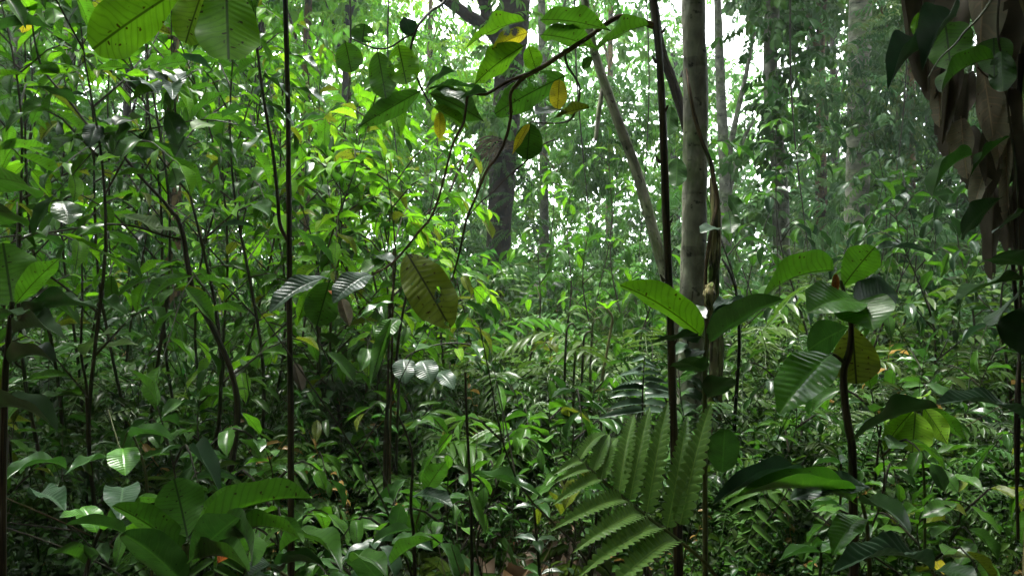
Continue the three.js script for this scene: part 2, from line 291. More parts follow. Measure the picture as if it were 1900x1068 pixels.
// ------------------------------------------------------------ trees
tree('pale_trunk_tree', 'straight tree with smooth pale ringed bark beside the twisted mossy stem', BM.pale,
  [[1296, -1900, 4, 20], [1284, -700, 4, 38], [1287, 0, 4, 43], [1291, 200, 4, 45], [1288, 420, 4, 46], [1285, 600, 4, 49], [1282, 800, 4, 55], [1280, 1055, 4, 64]],
  { trunkSeed: 3, radial: 18, crown: { c: [2.9, 9.8, -2], rad: [2.8, 1.5, 2.6], clumps: 28, per: 26, size: 1.1, tint: TINT.mid } });  // crown out of view, shades the near plants, set aside for a light gap
tree('leaning_tree', 'slender leaning tree with grey lichen bark crossing towards the pale trunk', BM.lichen,
  [[1020, -1500, 4.5, 10], [1068, -300, 4.4, 13], [1085, 0, 4.35, 15], [1103, 95, 4.35, 16], [1140, 205, 4.3, 18], [1182, 320, 4.3, 20], [1215, 440, 4.25, 21], [1237, 520, 4.25, 22], [1258, 680, 4.2, 25], [1266, 1040, 4.2, 31]],
  { trunkSeed: 5, radial: 12, limbs: [[[1120, 150, 4.35, 7], [1112, 200, 4.3, 10], [1105, 260, 4.25, 7]]], crown: { c: [-1.3, 8.6, -3], rad: [1.6, 1, 1.4], clumps: 10, per: 22, size: 1, tint: TINT.mid } });  // crown out of view, shifted to leave the light gap open
tree('dark_trunk_tree', 'thick dark-barked forked tree rising behind the zigzag branch', BM.dark,
  [[985, -1000, 12, 34], [965, -250, 12, 50], [955, 0, 12, 58], [943, 150, 12, 54], [934, 300, 12, 49], [925, 450, 12, 45], [921, 600, 12, 46], [919, 690, 12, 56]],
  { trunkSeed: 7, radial: 16, limbs: [[[740, -60, 12, 14], [820, -6, 12, 20], [868, 28, 12, 24], [915, 62, 12, 26], [948, 120, 12, 30]], [[870, -120, 12, 18], [892, -20, 12, 24], [912, 50, 12, 26], [945, 110, 12, 28]]],
    crown: [{ c: [2.4, 13.5, -13], rad: [3.6, 2.4, 3], clumps: 26, per: 24, size: 1.3, tint: TINT.deep }, { c: [-0.15, 1.9, -11.8], rad: [0.5, 1.6, 0.4], clumps: 16, per: 14, size: 0.6, kind: 'fine', tint: TINT.deep }, { c: [-0.1, 4.4, -11.7], rad: [0.45, 1.1, 0.4], clumps: 7, per: 10, size: 0.7, kind: 'broad', tint: TINT.mid }, { c: [-0.9, 6.6, -11.5], rad: [1.3, 0.8, 1], clumps: 9, per: 14, size: 0.9, kind: 'lance', tint: TINT.mid }] });  // top crown out of view, kept clear of the light gap
tree('mossy_trunk_tree', 'mossy trunk at the picture edge hung with long dead brown leaves', BM.moss,
  [[1930, -1500, 2.1, 70], [1900, -400, 2.1, 76], [1897, 0, 2.1, 74], [1915, 150, 2.1, 72], [1940, 300, 2.1, 78], [1955, 520, 2.1, 88], [1965, 800, 2.1, 96], [1975, 1520, 2.1, 120]],
  { trunkSeed: 9, radial: 18, crown: { c: [2.4, 5.8, -1.6], rad: [3.4, 1.2, 3], clumps: 30, per: 24, size: 1.1, tint: TINT.deep } });  // crown out of view over the viewpoint, placed to shade it
tree('brown_trunk_tree', 'thin brown-trunked tree among the hanging leaves beyond the dark upright stem', BM.brown,
  [[330, -700, 8, 16], [322, 0, 8, 20], [318, 200, 8, 24], [322, 330, 8, 27], [320, 450, 8, 29], [318, 600, 8, 30], [318, 790, 8, 36]],
  { trunkSeed: 11, radial: 12, crown: { c: [-5.4, 9, -9], rad: [2.2, 1.4, 2], clumps: 20, per: 24, size: 1.1, tint: TINT.mid } });  // crown out of view, moved off the gap above the lit saplings
tree('lichen_trunk_tree', 'pale lichen-spotted tree trunk seen through drooping dark foliage', BM.pale,
  [[1612, -900, 15, 30], [1598, -100, 15, 38], [1595, 120, 15, 40], [1592, 300, 15, 42], [1590, 450, 15, 44], [1588, 680, 15, 52]],
  { trunkSeed: 13, crown: [{ c: [7, 10.4, -15], rad: [3, 2.6, 2.5], clumps: 30, per: 24, size: 1.2, tint: TINT.grey }, { c: [7.2, 5.2, -13.6], rad: [2, 1.6, 0.8], clumps: 22, per: 18, size: 0.8, kind: 'lance', tint: TINT.grey }] });
tree('lichen_trunk_tree', 'blotchy grey-brown tree trunk wrapped in climbing leaves behind the pale trunk', BM.grey,
  [[1440, -700, 10, 22], [1436, -50, 10, 26], [1430, 150, 10, 27], [1445, 300, 10, 29], [1452, 480, 10, 31], [1462, 600, 10, 34], [1465, 742, 10, 40]],
  { trunkSeed: 15, crown: [{ c: [3.6, 9, -10], rad: [2.2, 1.6, 2], clumps: 18, per: 24, size: 1.1, tint: TINT.mid }, { c: [3.5, 3.6, -9.9], rad: [0.42, 2.1, 0.4], clumps: 14, per: 12, size: 0.7, kind: 'broad', tint: TINT.deep }] });
tree('forked_tree', 'slim forked tree standing against the bright sky gap beside the pale trunk', BM.grey,
  [[1330, -300, 13, 9], [1332, 0, 13, 14], [1338, 170, 13, 18], [1345, 320, 13, 20], [1348, 500, 13, 22], [1350, 694, 13, 28]],
  { trunkSeed: 17, radial: 9, limbs: [[[1400, 60, 13, 7], [1382, 150, 13, 9], [1362, 240, 13, 11], [1345, 330, 13, 13]], [[1400, 220, 13, 6], [1375, 270, 13, 9], [1348, 380, 13, 11]]],
    crown: { c: [3.9, 9.4, -13], rad: [2, 1.8, 2], clumps: 14, per: 18, size: 1.1, tint: TINT.mid } });
{ // trees standing off in the haze
  const r = rng(77), zone = (x) => x < 560 ? 'behind the drooping saplings' : x < 900 ? 'behind the sunlit yellow-green saplings' : x < 1270 ? 'beyond the zigzag branch' : x < 1560 ? 'by the bright sky gap' : 'behind the hanging dead leaves';
  const list = [[-160, 16, 24], [40, 15, 20], [140, 22, 22], [235, 18, 18], [420, 24, 22], [470, 17, 14], [560, 15, 20], [640, 21, 22], [790, 26, 16], [1012, 17, 17], [1130, 27, 14], [1250, 32, 26], [1525, 19, 24], [1555, 30, 18], [1660, 23, 20], [1690, 17, 18], [1735, 20, 20], [1790, 14, 18], [1840, 26, 22], [1960, 17, 26], [2080, 21, 26], [-60, 30, 20], [332, 33, 18], [890, 34, 20], [1480, 35, 18], [1620, 36, 18], [90, 36, 18], [520, 37, 20], [700, 38, 12]];
  for (const [x, d, w] of list) {
    const lean = (r() - 0.5) * 30, top = at(x + lean, -500, d), hgt = 7 + 5 * r() + d * 0.12, b = foot(x, d), open = (x > 640 && x < 960) || (x > 1170 && x < 1420);
    const tint = x > 380 && x < 1000 ? TINT.bright : x > 1450 ? TINT.grey : TINT.mid, rad = 1.5 + 1.2 * r(), cx = b.x + (r() - 0.5), gap = open ? 0.7 : 1.15;  // tint by zone carries the lit gap and the haze in leaf colour
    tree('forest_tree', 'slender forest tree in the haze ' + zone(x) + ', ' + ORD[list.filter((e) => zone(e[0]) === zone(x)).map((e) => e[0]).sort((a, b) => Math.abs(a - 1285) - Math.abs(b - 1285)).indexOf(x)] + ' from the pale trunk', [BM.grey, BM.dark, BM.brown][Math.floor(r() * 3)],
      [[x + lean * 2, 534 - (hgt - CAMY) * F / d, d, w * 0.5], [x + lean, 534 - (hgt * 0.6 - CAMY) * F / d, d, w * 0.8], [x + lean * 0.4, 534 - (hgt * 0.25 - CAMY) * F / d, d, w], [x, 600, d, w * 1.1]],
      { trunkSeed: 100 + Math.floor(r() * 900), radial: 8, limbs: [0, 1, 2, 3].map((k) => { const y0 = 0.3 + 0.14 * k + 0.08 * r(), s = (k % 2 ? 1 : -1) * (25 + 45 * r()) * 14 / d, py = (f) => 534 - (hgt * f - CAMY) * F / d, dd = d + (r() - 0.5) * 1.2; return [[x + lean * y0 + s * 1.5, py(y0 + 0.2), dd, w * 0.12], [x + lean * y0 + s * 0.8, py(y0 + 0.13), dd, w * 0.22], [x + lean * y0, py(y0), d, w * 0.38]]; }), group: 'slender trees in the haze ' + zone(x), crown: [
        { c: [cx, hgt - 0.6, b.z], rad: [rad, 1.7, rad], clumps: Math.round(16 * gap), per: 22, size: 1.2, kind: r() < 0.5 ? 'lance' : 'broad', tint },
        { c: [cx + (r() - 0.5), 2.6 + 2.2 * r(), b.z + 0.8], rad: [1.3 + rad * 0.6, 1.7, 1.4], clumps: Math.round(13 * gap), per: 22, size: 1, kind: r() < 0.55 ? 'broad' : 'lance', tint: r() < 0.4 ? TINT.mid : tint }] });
  }
}
{ // far wood ahead; out of view, shading foliage round and overhead, with a gap over the sunlit saplings
  const r = rng(909), spots = [], add = (x, y, z, s) => spots.push([V(x, y, z), rdir(r, -0.9, 0.3), s]);
  for (let i = 0; i < 30000; i++) {                            // far ahead, thinner towards the sky gaps
    const d = 20 + 30 * r(), px0 = -500 + 2900 * r(), x = (px0 - 950) / F * d, y = gy(x, -d) + 17 * Math.pow(r(), 1.15), py = 534 - (y - CAMY) * F / d;
    const hole = 0.42 * sm(170, 0, py) * (Math.exp(-(((px0 - 840) / 190) ** 2)) + Math.exp(-(((px0 - 1300) / 130) ** 2))) + 0.35 * sm(330, 60, py) * Math.exp(-(((px0 - 1370) / 60) ** 2));
    if (fbm(px0 / 85, py / 60, 41, 0, 0, 3) + 0.06 < (py > 130 ? 0.24 : 0.34) + hole * 0.6 || r() < hole * 0.45) continue;
    add(x, y, -d, 1 + 1.2 * r() * r());
  }
  for (let i = 0; i < 17000; i++) {                            // sides and behind, out of view, blocking light from there
    const a = -0.62 + (Math.PI + 1.24) * r(), R = 6.5 + 8 * r(), x = Math.cos(a) * R * 1.15, z = Math.sin(a) * R - 2; if (z < -3 && Math.abs(x) < -z * 0.85 + 1.5) continue;
    add(x, gy(x, z) + 13 * r(), z, 1.6 + r());
  }
  for (let i = 0; i < 11000; i++) {                            // canopy out of view, shading the floor below
    const x = (r() - 0.5) * 46, z = 14 - 44 * r(), y = 10.5 + 3.5 * r();
    const gap = Math.exp(-(((x + 2.6) / 3.4) ** 2) - (((z + 9) / 5.5) ** 2)); const gap2 = Math.exp(-(((x - 1.1) / 1.5) ** 2) - (((z + 6.2) / 1.6) ** 2)); if (r() < gap * 1.15 || r() < gap2 * 0.5 || noise(x * 0.45, z * 0.45, 91) < (z > -6.5 && x > -1 || z > -5 ? 0.06 : x > 0.5 && z < -8 ? 0.46 : 0.32)) continue;  // gaps set for light on the saplings and gloss on broad leaves
    if (z < -20 && y < 1.5 - z * 0.42) continue;
    add(x, y, z, 1.7 + r());
  }
  const o = foliage('far_and_unseen_wood', SP.broad, spots, TINT.mid, r, scene);
  Object.assign(o.userData, { label: 'distant mass of forest foliage ahead, with unseen foliage behind and overhead shading the place', category: 'forest' });
}
{ // shrubs between the near plants and the far trees
  const r = rng(1234), zone = (x) => x < 560 ? 'beyond the drooping saplings with quilted leaves' : x < 900 ? 'beyond the sunlit yellow-green saplings' : x < 1270 ? 'before the thick dark trunk' : x < 1560 ? 'beyond the broad-leaved plant' : 'beyond the hanging dead leaves';
  for (let k = 0; k < 46; k++) {
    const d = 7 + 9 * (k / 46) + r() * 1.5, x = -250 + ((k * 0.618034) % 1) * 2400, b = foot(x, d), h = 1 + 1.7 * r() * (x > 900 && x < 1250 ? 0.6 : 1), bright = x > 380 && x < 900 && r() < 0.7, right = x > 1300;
    const t = thing('shrub', (bright ? 'bright yellow-green' : right ? 'dull green' : 'mid green') + ' leafy shrub ' + zone(x), 'shrub', b, 'leafy shrubs ' + zone(x));
    const stems = []; for (let s = 0; s < 5; s++) { const e = rdir(r, 0.8, 1); stems.push(tube([V(0, -0.03, 0), V(e.x * 0.3 * h, h * 0.5, e.z * 0.3 * h), V(e.x * h * 0.7, h, e.z * h * 0.7)], [0.014, 0.01, 0.004], 5, 3)); }
    part('stem', mergeGeometries(stems), r() < 0.5 ? BM.stem : BM.twig, t);
    const kind = ['lance', 'broad', 'fine', 'droop'][Math.floor(r() * 4)];
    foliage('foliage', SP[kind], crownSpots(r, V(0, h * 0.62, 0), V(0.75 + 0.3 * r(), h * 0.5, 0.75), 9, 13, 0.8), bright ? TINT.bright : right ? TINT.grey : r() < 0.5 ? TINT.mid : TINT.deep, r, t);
  }
}
// ------------------------------------------------------------ ground cover and litter
{
  const r = rng(555), tuft = (seed, stems, n, h, L, W, sh = {}) => {
    const q = rng(seed), gs = [], lf = leafGeo({ nu: 1, nv: 4, a: 0.6, b: 0.75, fold: 0.5, droop: 0.6, ...sh });
    for (let s = 0; s < stems; s++) {
      const e = rdir(q, 0.6, 1), k = 0.5 + 0.6 * q(), bend = V((q() - 0.5) * 0.3, 0, (q() - 0.5) * 0.3), pts = [V(0, 0, 0), e.clone().multiplyScalar(h * k * 0.5).addScaledVector(bend, h * 0.3), e.clone().multiplyScalar(h * k)], c = new THREE.CatmullRomCurve3(pts);
      gs.push(tube(pts, [0.005, 0.003, 0.0015], 3, 2));
      for (let i = 0; i < n; i++) { const t = 0.4 + 0.6 * (i + q() * 0.5) / n, a = i * 2.4 + s + q() * 0.6, l = L * (0.5 + 0.8 * q()), o = new THREE.Object3D(); pose(o, c.getPoint(Math.min(1, t)), V(Math.cos(a), 0.35 - 0.8 * q(), Math.sin(a)), V((q() - 0.5) * 1.2, 1, (q() - 0.5) * 1.2), l, l * W); o.updateMatrix(); gs.push(lf.clone().applyMatrix4(o.matrix)); }
    }
    return mergeGeometries(gs);
  };
  const feather = (seed, n, len, pin, m) => {
    const q = rng(seed), gs = [], pg = leafGeo({ nu: 1, nv: 3, a: 0.4, b: 0.7, droop: 0.4 });
    for (let f = 0; f < n; f++) {
      const a = f / n * 6.283 + q(), L = len * (0.6 + 0.6 * q()), rise = 0.4 + 0.6 * q(), pts = [V(0, 0, 0), V(Math.cos(a) * L * 0.2, L * rise * 0.8, Math.sin(a) * L * 0.2), V(Math.cos(a) * L * 0.6, L * rise, Math.sin(a) * L * 0.6), V(Math.cos(a) * L, L * (rise - 0.2), Math.sin(a) * L)], c = new THREE.CatmullRomCurve3(pts);
      gs.push(tube(pts, [0.004, 0.0015], 3, 3));
      for (let i = 0; i < m; i++) for (const s of [-1, 1]) { const t = 0.3 + 0.69 * i / m, p = c.getPoint(t), tg = c.getTangent(t), sd = tg.clone().cross(UPV).normalize().multiplyScalar(s), l = pin * Math.sin(Math.PI * (0.25 + 0.72 * (t - 0.3) / 0.7)) * (0.8 + 0.4 * q()), o = new THREE.Object3D(); pose(o, p, sd.addScaledVector(tg, 0.5).add(V(0, -0.3 * q(), 0)), V((q() - 0.5) * 0.5, 1, (q() - 0.5) * 0.5), l, l * 0.26); o.updateMatrix(); gs.push(pg.clone().applyMatrix4(o.matrix)); }
    }
    return mergeGeometries(gs);
  };
  const thicket = (() => { const q = rng(66), gs = []; for (let s = 0; s < 5; s++) { const e = rdir(q, 0.15, 0.95), l = 0.5 + 0.7 * q(), k = rdir(q, -0.3, 0.5); gs.push(tube([V(0, 0, 0), e.clone().multiplyScalar(l * 0.5).addScaledVector(k, 0.07), e.clone().multiplyScalar(l)], [0.005, 0.0035, 0.0015], 3, 3)); } return mergeGeometries(gs); })();
  const sets = [
    ['undergrowth', tuft(1, 6, 11, 0.62, 0.052, 0.48), 6400, TINT.mid, 2.7, 1, 'small oval-leaved undergrowth bushing up from the forest floor'], ['undergrowth', tuft(2, 6, 10, 0.85, 0.085, 0.27), 3600, TINT.mid, 3.4, 2, 'narrow-leaved undergrowth standing knee-high on the forest floor'],
    ['undergrowth', tuft(3, 7, 9, 0.34, 0.036, 0.62), 5200, TINT.deep, 2.2, 3, 'tiny round-leaved dark undergrowth creeping over the forest floor'], ['undergrowth', tuft(4, 5, 6, 0.7, 0.13, 0.42, { a: 0.5, b: 0.55 }), 600, [0.035, 0.11, 0.016], 4, 4, 'broad-leaved dark undergrowth scattered over the forest floor'],
    ['undergrowth', tuft(6, 6, 11, 1.15, 0.07, 0.4), 2600, [0.08, 0.21, 0.014], 4.5, 2, 'lighter green waist-high undergrowth on the forest floor'], ['grass', tuft(5, 8, 3, 0.3, 0.4, 0.05, { a: 0.3, b: 0.6, droop: 1.1 }), 700, [0.07, 0.16, 0.02], 3, 5, 'thin grass blades among the undergrowth'],
    ['fern_undergrowth', feather(9, 7, 0.55, 0.085, 16), 2000, [0.055, 0.145, 0.015], 3.2, 6, 'feathery low ferns among the undergrowth'], ['fern_undergrowth', feather(10, 5, 0.85, 0.16, 15), 650, [0.06, 0.165, 0.015], 4.5, 7, 'taller feathery ferns among the undergrowth'], ['dead_twigs', thicket, 1500, null, 2, 8, 'dead brown twigs sticking up through the undergrowth'],
  ];
  for (const [n, g, c, tint, d0, sd, label] of sets) {
    const spots = [];
    while (spots.length < c) {
      const d = d0 + 21 * Math.pow(r(), 1.4), x = (r() - 0.5) * (2.6 + d * 1.9); if (noise(x * 0.8 + sd * 31, d * 0.8, 200 + sd) < 0.36 + 0.2 * r()) continue;
      spots.push([V(x, gy(x, -d) - 0.01, -d), (0.5 + 0.9 * r() * r() + 0.2 * noise(x, d, 7)) * (d < 3.6 ? 0.75 : 1 + d * 0.015), r() * 6.283]);
    }
    const m = new THREE.InstancedMesh(g, n === 'dead_twigs' ? BM.twig : leafWhite, c); m.name = numbered(n); m.castShadow = m.receiveShadow = true;
    spots.forEach(([p, s, a], i) => { o3.position.copy(p); o3.rotation.set((r() - 0.5) * 0.5, a, (r() - 0.5) * 0.5); o3.scale.set(s, s * (0.8 + 0.5 * r()), s); o3.updateMatrix(); m.setMatrixAt(i, o3.matrix); if (!tint) return; const k = 0.2 + 0.62 * r(), odd = n === 'undergrowth' && r() < 0.02; m.setColorAt(i, odd ? col.setRGB(0.25, 0.16, 0.04) : col.setRGB(tint[0] * k * (0.7 + 0.7 * r()), tint[1] * k, tint[2] * k)); });  // leaf tints lowered overall, floor shade put into the colour
    m.userData = { kind: 'stuff', label, category: n === 'dead_twigs' ? 'twigs' : 'undergrowth' }; scene.add(m);
  }
  const lit = new THREE.InstancedMesh(leafGeo({ nu: 1, nv: 4, a: 0.6, b: 0.7, fold: 0.9, droop: -0.6, wave: 0.3 }), leafWhite, 6000), lc = [[0.07, 0.05, 0.032], [0.05, 0.036, 0.024], [0.1, 0.072, 0.045], [0.09, 0.055, 0.026], [0.03, 0.025, 0.018]];
  for (let i = 0; i < 6000; i++) { const d = 0.8 + 11 * r() * r(), x = (r() - 0.5) * (3 + d * 1.6), L = 0.07 + 0.12 * r(), a = r() * 6.283, c = lc[Math.floor(r() * 5)]; pose(o3, V(x, gy(x, -d) + 0.012 + 0.02 * r(), -d), V(Math.cos(a), (r() - 0.4) * 0.3, Math.sin(a)), V((r() - 0.5) * 0.6, 1, (r() - 0.5) * 0.6), L, L * 0.42); o3.updateMatrix(); lit.setMatrixAt(i, o3.matrix); lit.setColorAt(i, col.setRGB(...c)); }
  lit.name = 'leaf_litter'; lit.userData = { kind: 'stuff', label: 'fallen brown leaves littering the wet forest floor', category: 'leaf litter' }; scene.add(lit);
}
// ------------------------------------------------------------ saplings, herbs and ferns
const pick = (r, a) => a[Math.floor(r() * a.length)];
// leaves on a branch: c curve, from t0, n leaves
function leafBranch(t, r, c, n, o) {
  for (let i = 0; i <= n; i++) {
    const end = i === n, k = (o.t0 ?? 0.15) + (1 - (o.t0 ?? 0.15)) * i / n, p = c.getPoint(Math.min(1, k)), tg = c.getTangent(Math.min(1, k)), side = tg.clone().cross(UPV).normalize();
    const s = i % 2 ? 1 : -1, dir = end ? tg.clone() : tg.clone().multiplyScalar(0.55 + 0.3 * r()).addScaledVector(side, s * (0.8 + 0.3 * r()));
    dir.y -= (o.droop ?? 0.4) * (0.5 + r()); dir.normalize();
    const L = o.L * (0.65 + 0.55 * r()), W = L * o.W * (0.85 + 0.3 * r());
    pose(part('leaf', pick(r, o.geo), LM[pick(r, o.mats)], t), p, dir, UPV.clone().add(V((r() - 0.5) * 0.9, 0, (r() - 0.5) * 0.9)), L, W);
  }
}
function sapling(label, group, px0, d, o, seed) {
  const r = rng(seed), b = foot(px0, d), h = o.h, t = thing(o.name ?? 'sapling', label, 'sapling', b, group), lean = V((r() - 0.5) * 0.35 + (o.lean ?? 0), 0, (r() - 0.5) * 0.3);
  const at1 = (k) => V(lean.x * h * k * k + (0.015 + 0.018 * h) * Math.sin(k * 8 + seed), h * k, lean.z * h * k * k + 0.04 * Math.cos(k * 6 + seed)), sp = [0, 0.14, 0.28, 0.42, 0.56, 0.7, 0.85, 1].map(at1), gs = [tube(sp, [o.r ?? 0.0105, (o.r ?? 0.0105) * 0.7, 0.002], 6, 3, 0.5, seed)];
  sp[0].y = -0.03;
  const nb = o.nb ?? 7, curves = [];
  for (let i = 0; i < nb; i++) {
    const k = (o.low ?? 0.4) + (1 - (o.low ?? 0.4)) * (i + r() * 0.6) / nb, s = at1(k), a = i * 2.4 + r() + seed, bl = (o.bl ?? 0.5) * (1.15 - 0.5 * k) * (0.7 + 0.6 * r()), e = V(Math.cos(a), 0, Math.sin(a));
    const pts = [s, s.clone().addScaledVector(e, bl * 0.5).add(V(0, bl * (0.28 + 0.2 * r()), 0)), s.clone().addScaledVector(e, bl).add(V(0, bl * (0.2 - 0.35 * r()), 0))];
    gs.push(tube(pts, [0.005, 0.0035, 0.0015], 4, 3)); curves.push(new THREE.CatmullRomCurve3(pts));
  }
  part('stem', mergeGeometries(gs), o.bark ?? BM.stem, t);
  for (const c of curves) leafBranch(t, r, c, o.nl ?? 6, o);
  leafBranch(t, r, new THREE.CatmullRomCurve3([at1(0.8), at1(0.9), at1(1)]), 4, o);
  return t;
}
function herb(label, group, base, o, seed, name = 'broad_leaved_herb') {
  const r = rng(seed), t = thing(name, label, 'herb', base, group), tiers = o.tiers ?? 1, h = o.h ?? 0.15, lean = V((r() - 0.5) * 0.2, 1, (r() - 0.5) * 0.2);
  part('stem', tube([V(0, -0.03, 0), lean.clone().multiplyScalar(h * 0.5), lean.clone().multiplyScalar(h)], [0.007, 0.006, 0.004], 6, 3), o.bark ?? BM.greenstem, t);
  const n = o.n ?? 8;
  for (let i = 0; i < n; i++) {
    const k = tiers > 1 ? 0.3 + 0.7 * Math.floor(i / n * tiers) / (tiers - 1) : 1, a = i * (tiers > 1 ? 1.571 + 0.4 : 2.4) + r() * 0.6, el = (o.el ?? 0.5) * (0.5 + 0.9 * r()), L = o.L * (0.7 + 0.5 * r());
    pose(part('leaf', pick(r, o.geo), LM[pick(r, o.mats)], t), lean.clone().multiplyScalar(h * k), V(Math.cos(a), el, Math.sin(a)), V((r() - 0.5) * 0.5, 1, (r() - 0.5) * 0.5), L, L * o.W * (0.85 + 0.3 * r()));
  }
  return t;
}
const pinnaG = leafGeo({ nu: 1, nv: 22, a: 0.35, b: 0.8, fold: 0.4, droop: 0.4, lobes: 10, depth: 0.45, pet: 0.01 });
function fern(label, group, base, o, seed) {
  const r = rng(seed), t = thing('fern', label, 'fern', base, group), n = o.n ?? 7;
  for (let f = 0; f < n; f++) {
    const a = f / n * 6.283 + r() * 0.7, L = o.L * (0.75 + 0.45 * r()), e = V(Math.cos(a), 0, Math.sin(a)), rise = o.rise ?? 0.55;
    const pts = [V(0, -0.01, 0), e.clone().multiplyScalar(L * 0.25).add(V(0, L * rise * 0.75, 0)), e.clone().multiplyScalar(L * 0.62).add(V(0, L * rise, 0)), e.clone().multiplyScalar(L).add(V(0, L * (rise - 0.3), 0))], c = new THREE.CatmullRomCurve3(pts);
    const gs = [tube(pts, [0.004, 0.003, 0.001], 4, 4)], m = o.pairs ?? 16;
    for (let i = 0; i < m; i++) for (const s of [-1, 1]) {
      const k = 0.24 + 0.75 * (i + (s > 0 ? 0.3 : 0)) / m, p = c.getPoint(k), tg = c.getTangent(k), sd = tg.clone().cross(UPV).normalize().multiplyScalar(s), l = L * (o.pin ?? 0.24) * Math.pow(Math.sin(Math.PI * clamp(0.16 + 0.84 * (k - 0.2) / 0.8)), 0.7) * (0.9 + 0.2 * r());
      const up = sd.clone().cross(tg).multiplyScalar(s); if (up.y < 0) up.negate();
      pose(o3, p, sd.addScaledVector(tg, 0.45).add(V(0, -0.12 - 0.1 * r(), 0)), up, l, l * 0.24); o3.updateMatrix(); gs.push(pinnaG.clone().applyMatrix4(o3.matrix));
    }
    part('frond', mergeGeometries(gs), LM[o.mat ?? 'fern'], t);
  }
  return t;
}
const ordinal = (list, x, from) => ORD[[...list].map((e) => Math.abs(e[0] - from)).sort((a, b) => a - b).indexOf(Math.abs(x - from))];
{
  const QL = ['mid', 'green', 'mid', 'deep', 'green', 'green', 'bright', 'steel', 'mid', 'green', 'olive', 'bright'], BR = ['bright', 'bright', 'mid', 'lime', 'mid', 'green', 'green', 'bright', 'green', 'bright', 'olive', 'deep'], DK = ['deep', 'mid', 'dark', 'steel', 'green'], GR = ['green', 'mid', 'mid', 'bright'];  // QL and BR hold brighter leaves, sunlight put into their colours
  const L1 = 'dark-stemmed sapling with drooping leaves, # out from the thin upright stem', g1 = 'drooping saplings beside the thin upright stem';
  const spec = (h, mats, geo, L, W, more = {}) => ({ h, mats, geo, L, W, ...more });
  // the hanging-leaved saplings
  const A1 = [[-60, 2.9, 2.6], [70, 3.3, 2.9], [190, 3.0, 2.5], [300, 3.6, 3.1], [400, 3.2, 2.6], [470, 3.8, 3.0], [130, 4.3, 3.3], [360, 4.6, 3.2], [20, 4.9, 3.5], [250, 5.4, 3.6], [520, 4.8, 2.9], [-120, 4.2, 3.2], [95, 3.8, 3.0], [225, 3.9, 3.1], [345, 3.9, 3.0], [440, 4.4, 3.2], [165, 5.1, 3.5]];
  A1.forEach(([x, d, h], i) =>
    sapling(L1.replace('#', ordinal(A1, x, 537)), g1, x, d, spec(h, i % 3 === 2 ? GR : QL, i % 4 === 3 ? G.ovate : G.lance, [0.18, 0.12, 0.15, 0.1][i % 4], i % 4 === 3 ? 0.46 : 0.34, { nb: [9, 11, 9, 12][i % 4], nl: [7, 8, 7, 9][i % 4], bl: 0.62, low: 0.3, droop: 0.1 + 0.25 * (i % 3) / 2 }), 1000 + i));
  // the sunlit ones, sunlight put into brighter leaf colours
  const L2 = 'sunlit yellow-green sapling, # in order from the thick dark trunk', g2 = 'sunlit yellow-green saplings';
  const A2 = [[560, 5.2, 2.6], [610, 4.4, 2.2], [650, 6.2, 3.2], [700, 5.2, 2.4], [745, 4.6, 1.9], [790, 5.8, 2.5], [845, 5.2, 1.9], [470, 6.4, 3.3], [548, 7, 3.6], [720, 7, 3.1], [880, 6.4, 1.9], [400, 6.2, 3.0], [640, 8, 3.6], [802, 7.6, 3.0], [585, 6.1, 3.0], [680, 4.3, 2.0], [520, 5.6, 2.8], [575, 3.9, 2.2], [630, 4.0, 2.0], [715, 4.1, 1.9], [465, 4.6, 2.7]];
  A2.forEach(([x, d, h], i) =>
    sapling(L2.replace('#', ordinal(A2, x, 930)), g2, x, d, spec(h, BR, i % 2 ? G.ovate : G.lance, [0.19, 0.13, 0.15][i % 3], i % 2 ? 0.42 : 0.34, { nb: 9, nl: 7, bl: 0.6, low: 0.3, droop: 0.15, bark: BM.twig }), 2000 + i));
  const L3 = 'small dim sapling, # in order from the thick dark trunk towards the pale trunk', g3 = 'dim saplings between the two big trunks';
  const A3 = [[980, 6, 1.6], [1040, 7, 2.2], [1090, 6.2, 1.7], [1150, 7.4, 2.4], [1190, 5.6, 1.5], [1010, 8, 2.5], [1110, 8.6, 2.8]];
  A3.forEach(([x, d, h], i) =>
    sapling(L3.replace('#', ordinal(A3, x, 930)), g3, x, d, spec(h, GR, i % 2 ? G.ovate : G.lance, 0.15, 0.38, { nb: 6, nl: 5, bl: 0.45, low: 0.3, bark: BM.twig }), 3000 + i));
  const L4 = 'glossy dark green sapling, # in order from the pale trunk towards the dead leaves', g4 = 'glossy saplings near the broad-leaved plant';
  const A4 = [[1370, 5, 2.2], [1420, 6.2, 2.6], [1500, 5.4, 2.5], [1560, 6.4, 2.2], [1620, 5, 1.7], [1680, 6, 2.2], [1730, 4.6, 1.7], [1790, 5.4, 2.2], [1850, 4.2, 1.8], [1940, 4.8, 2.4], [1390, 7.4, 2.8], [1640, 7.6, 3.0]];
  A4.forEach(([x, d, h], i) =>
    sapling(L4.replace('#', ordinal(A4, x, 1300)), g4, x, d, spec(h, DK, i % 2 ? G.ovate : G.lance, 0.15, i % 2 ? 0.48 : 0.34, { nb: 7, nl: 5, bl: 0.45, low: 0.3, droop: 0.4 }), 4000 + i));
  // low herbs
  const r = rng(8080), hz = (x) => x < 620 ? 'around the dark-leaved rosette' : x < 1060 ? 'in the dark understorey before the thick trunk' : x < 1420 ? 'around the foot of the pale trunk' : 'beneath the broad-leaved plant';
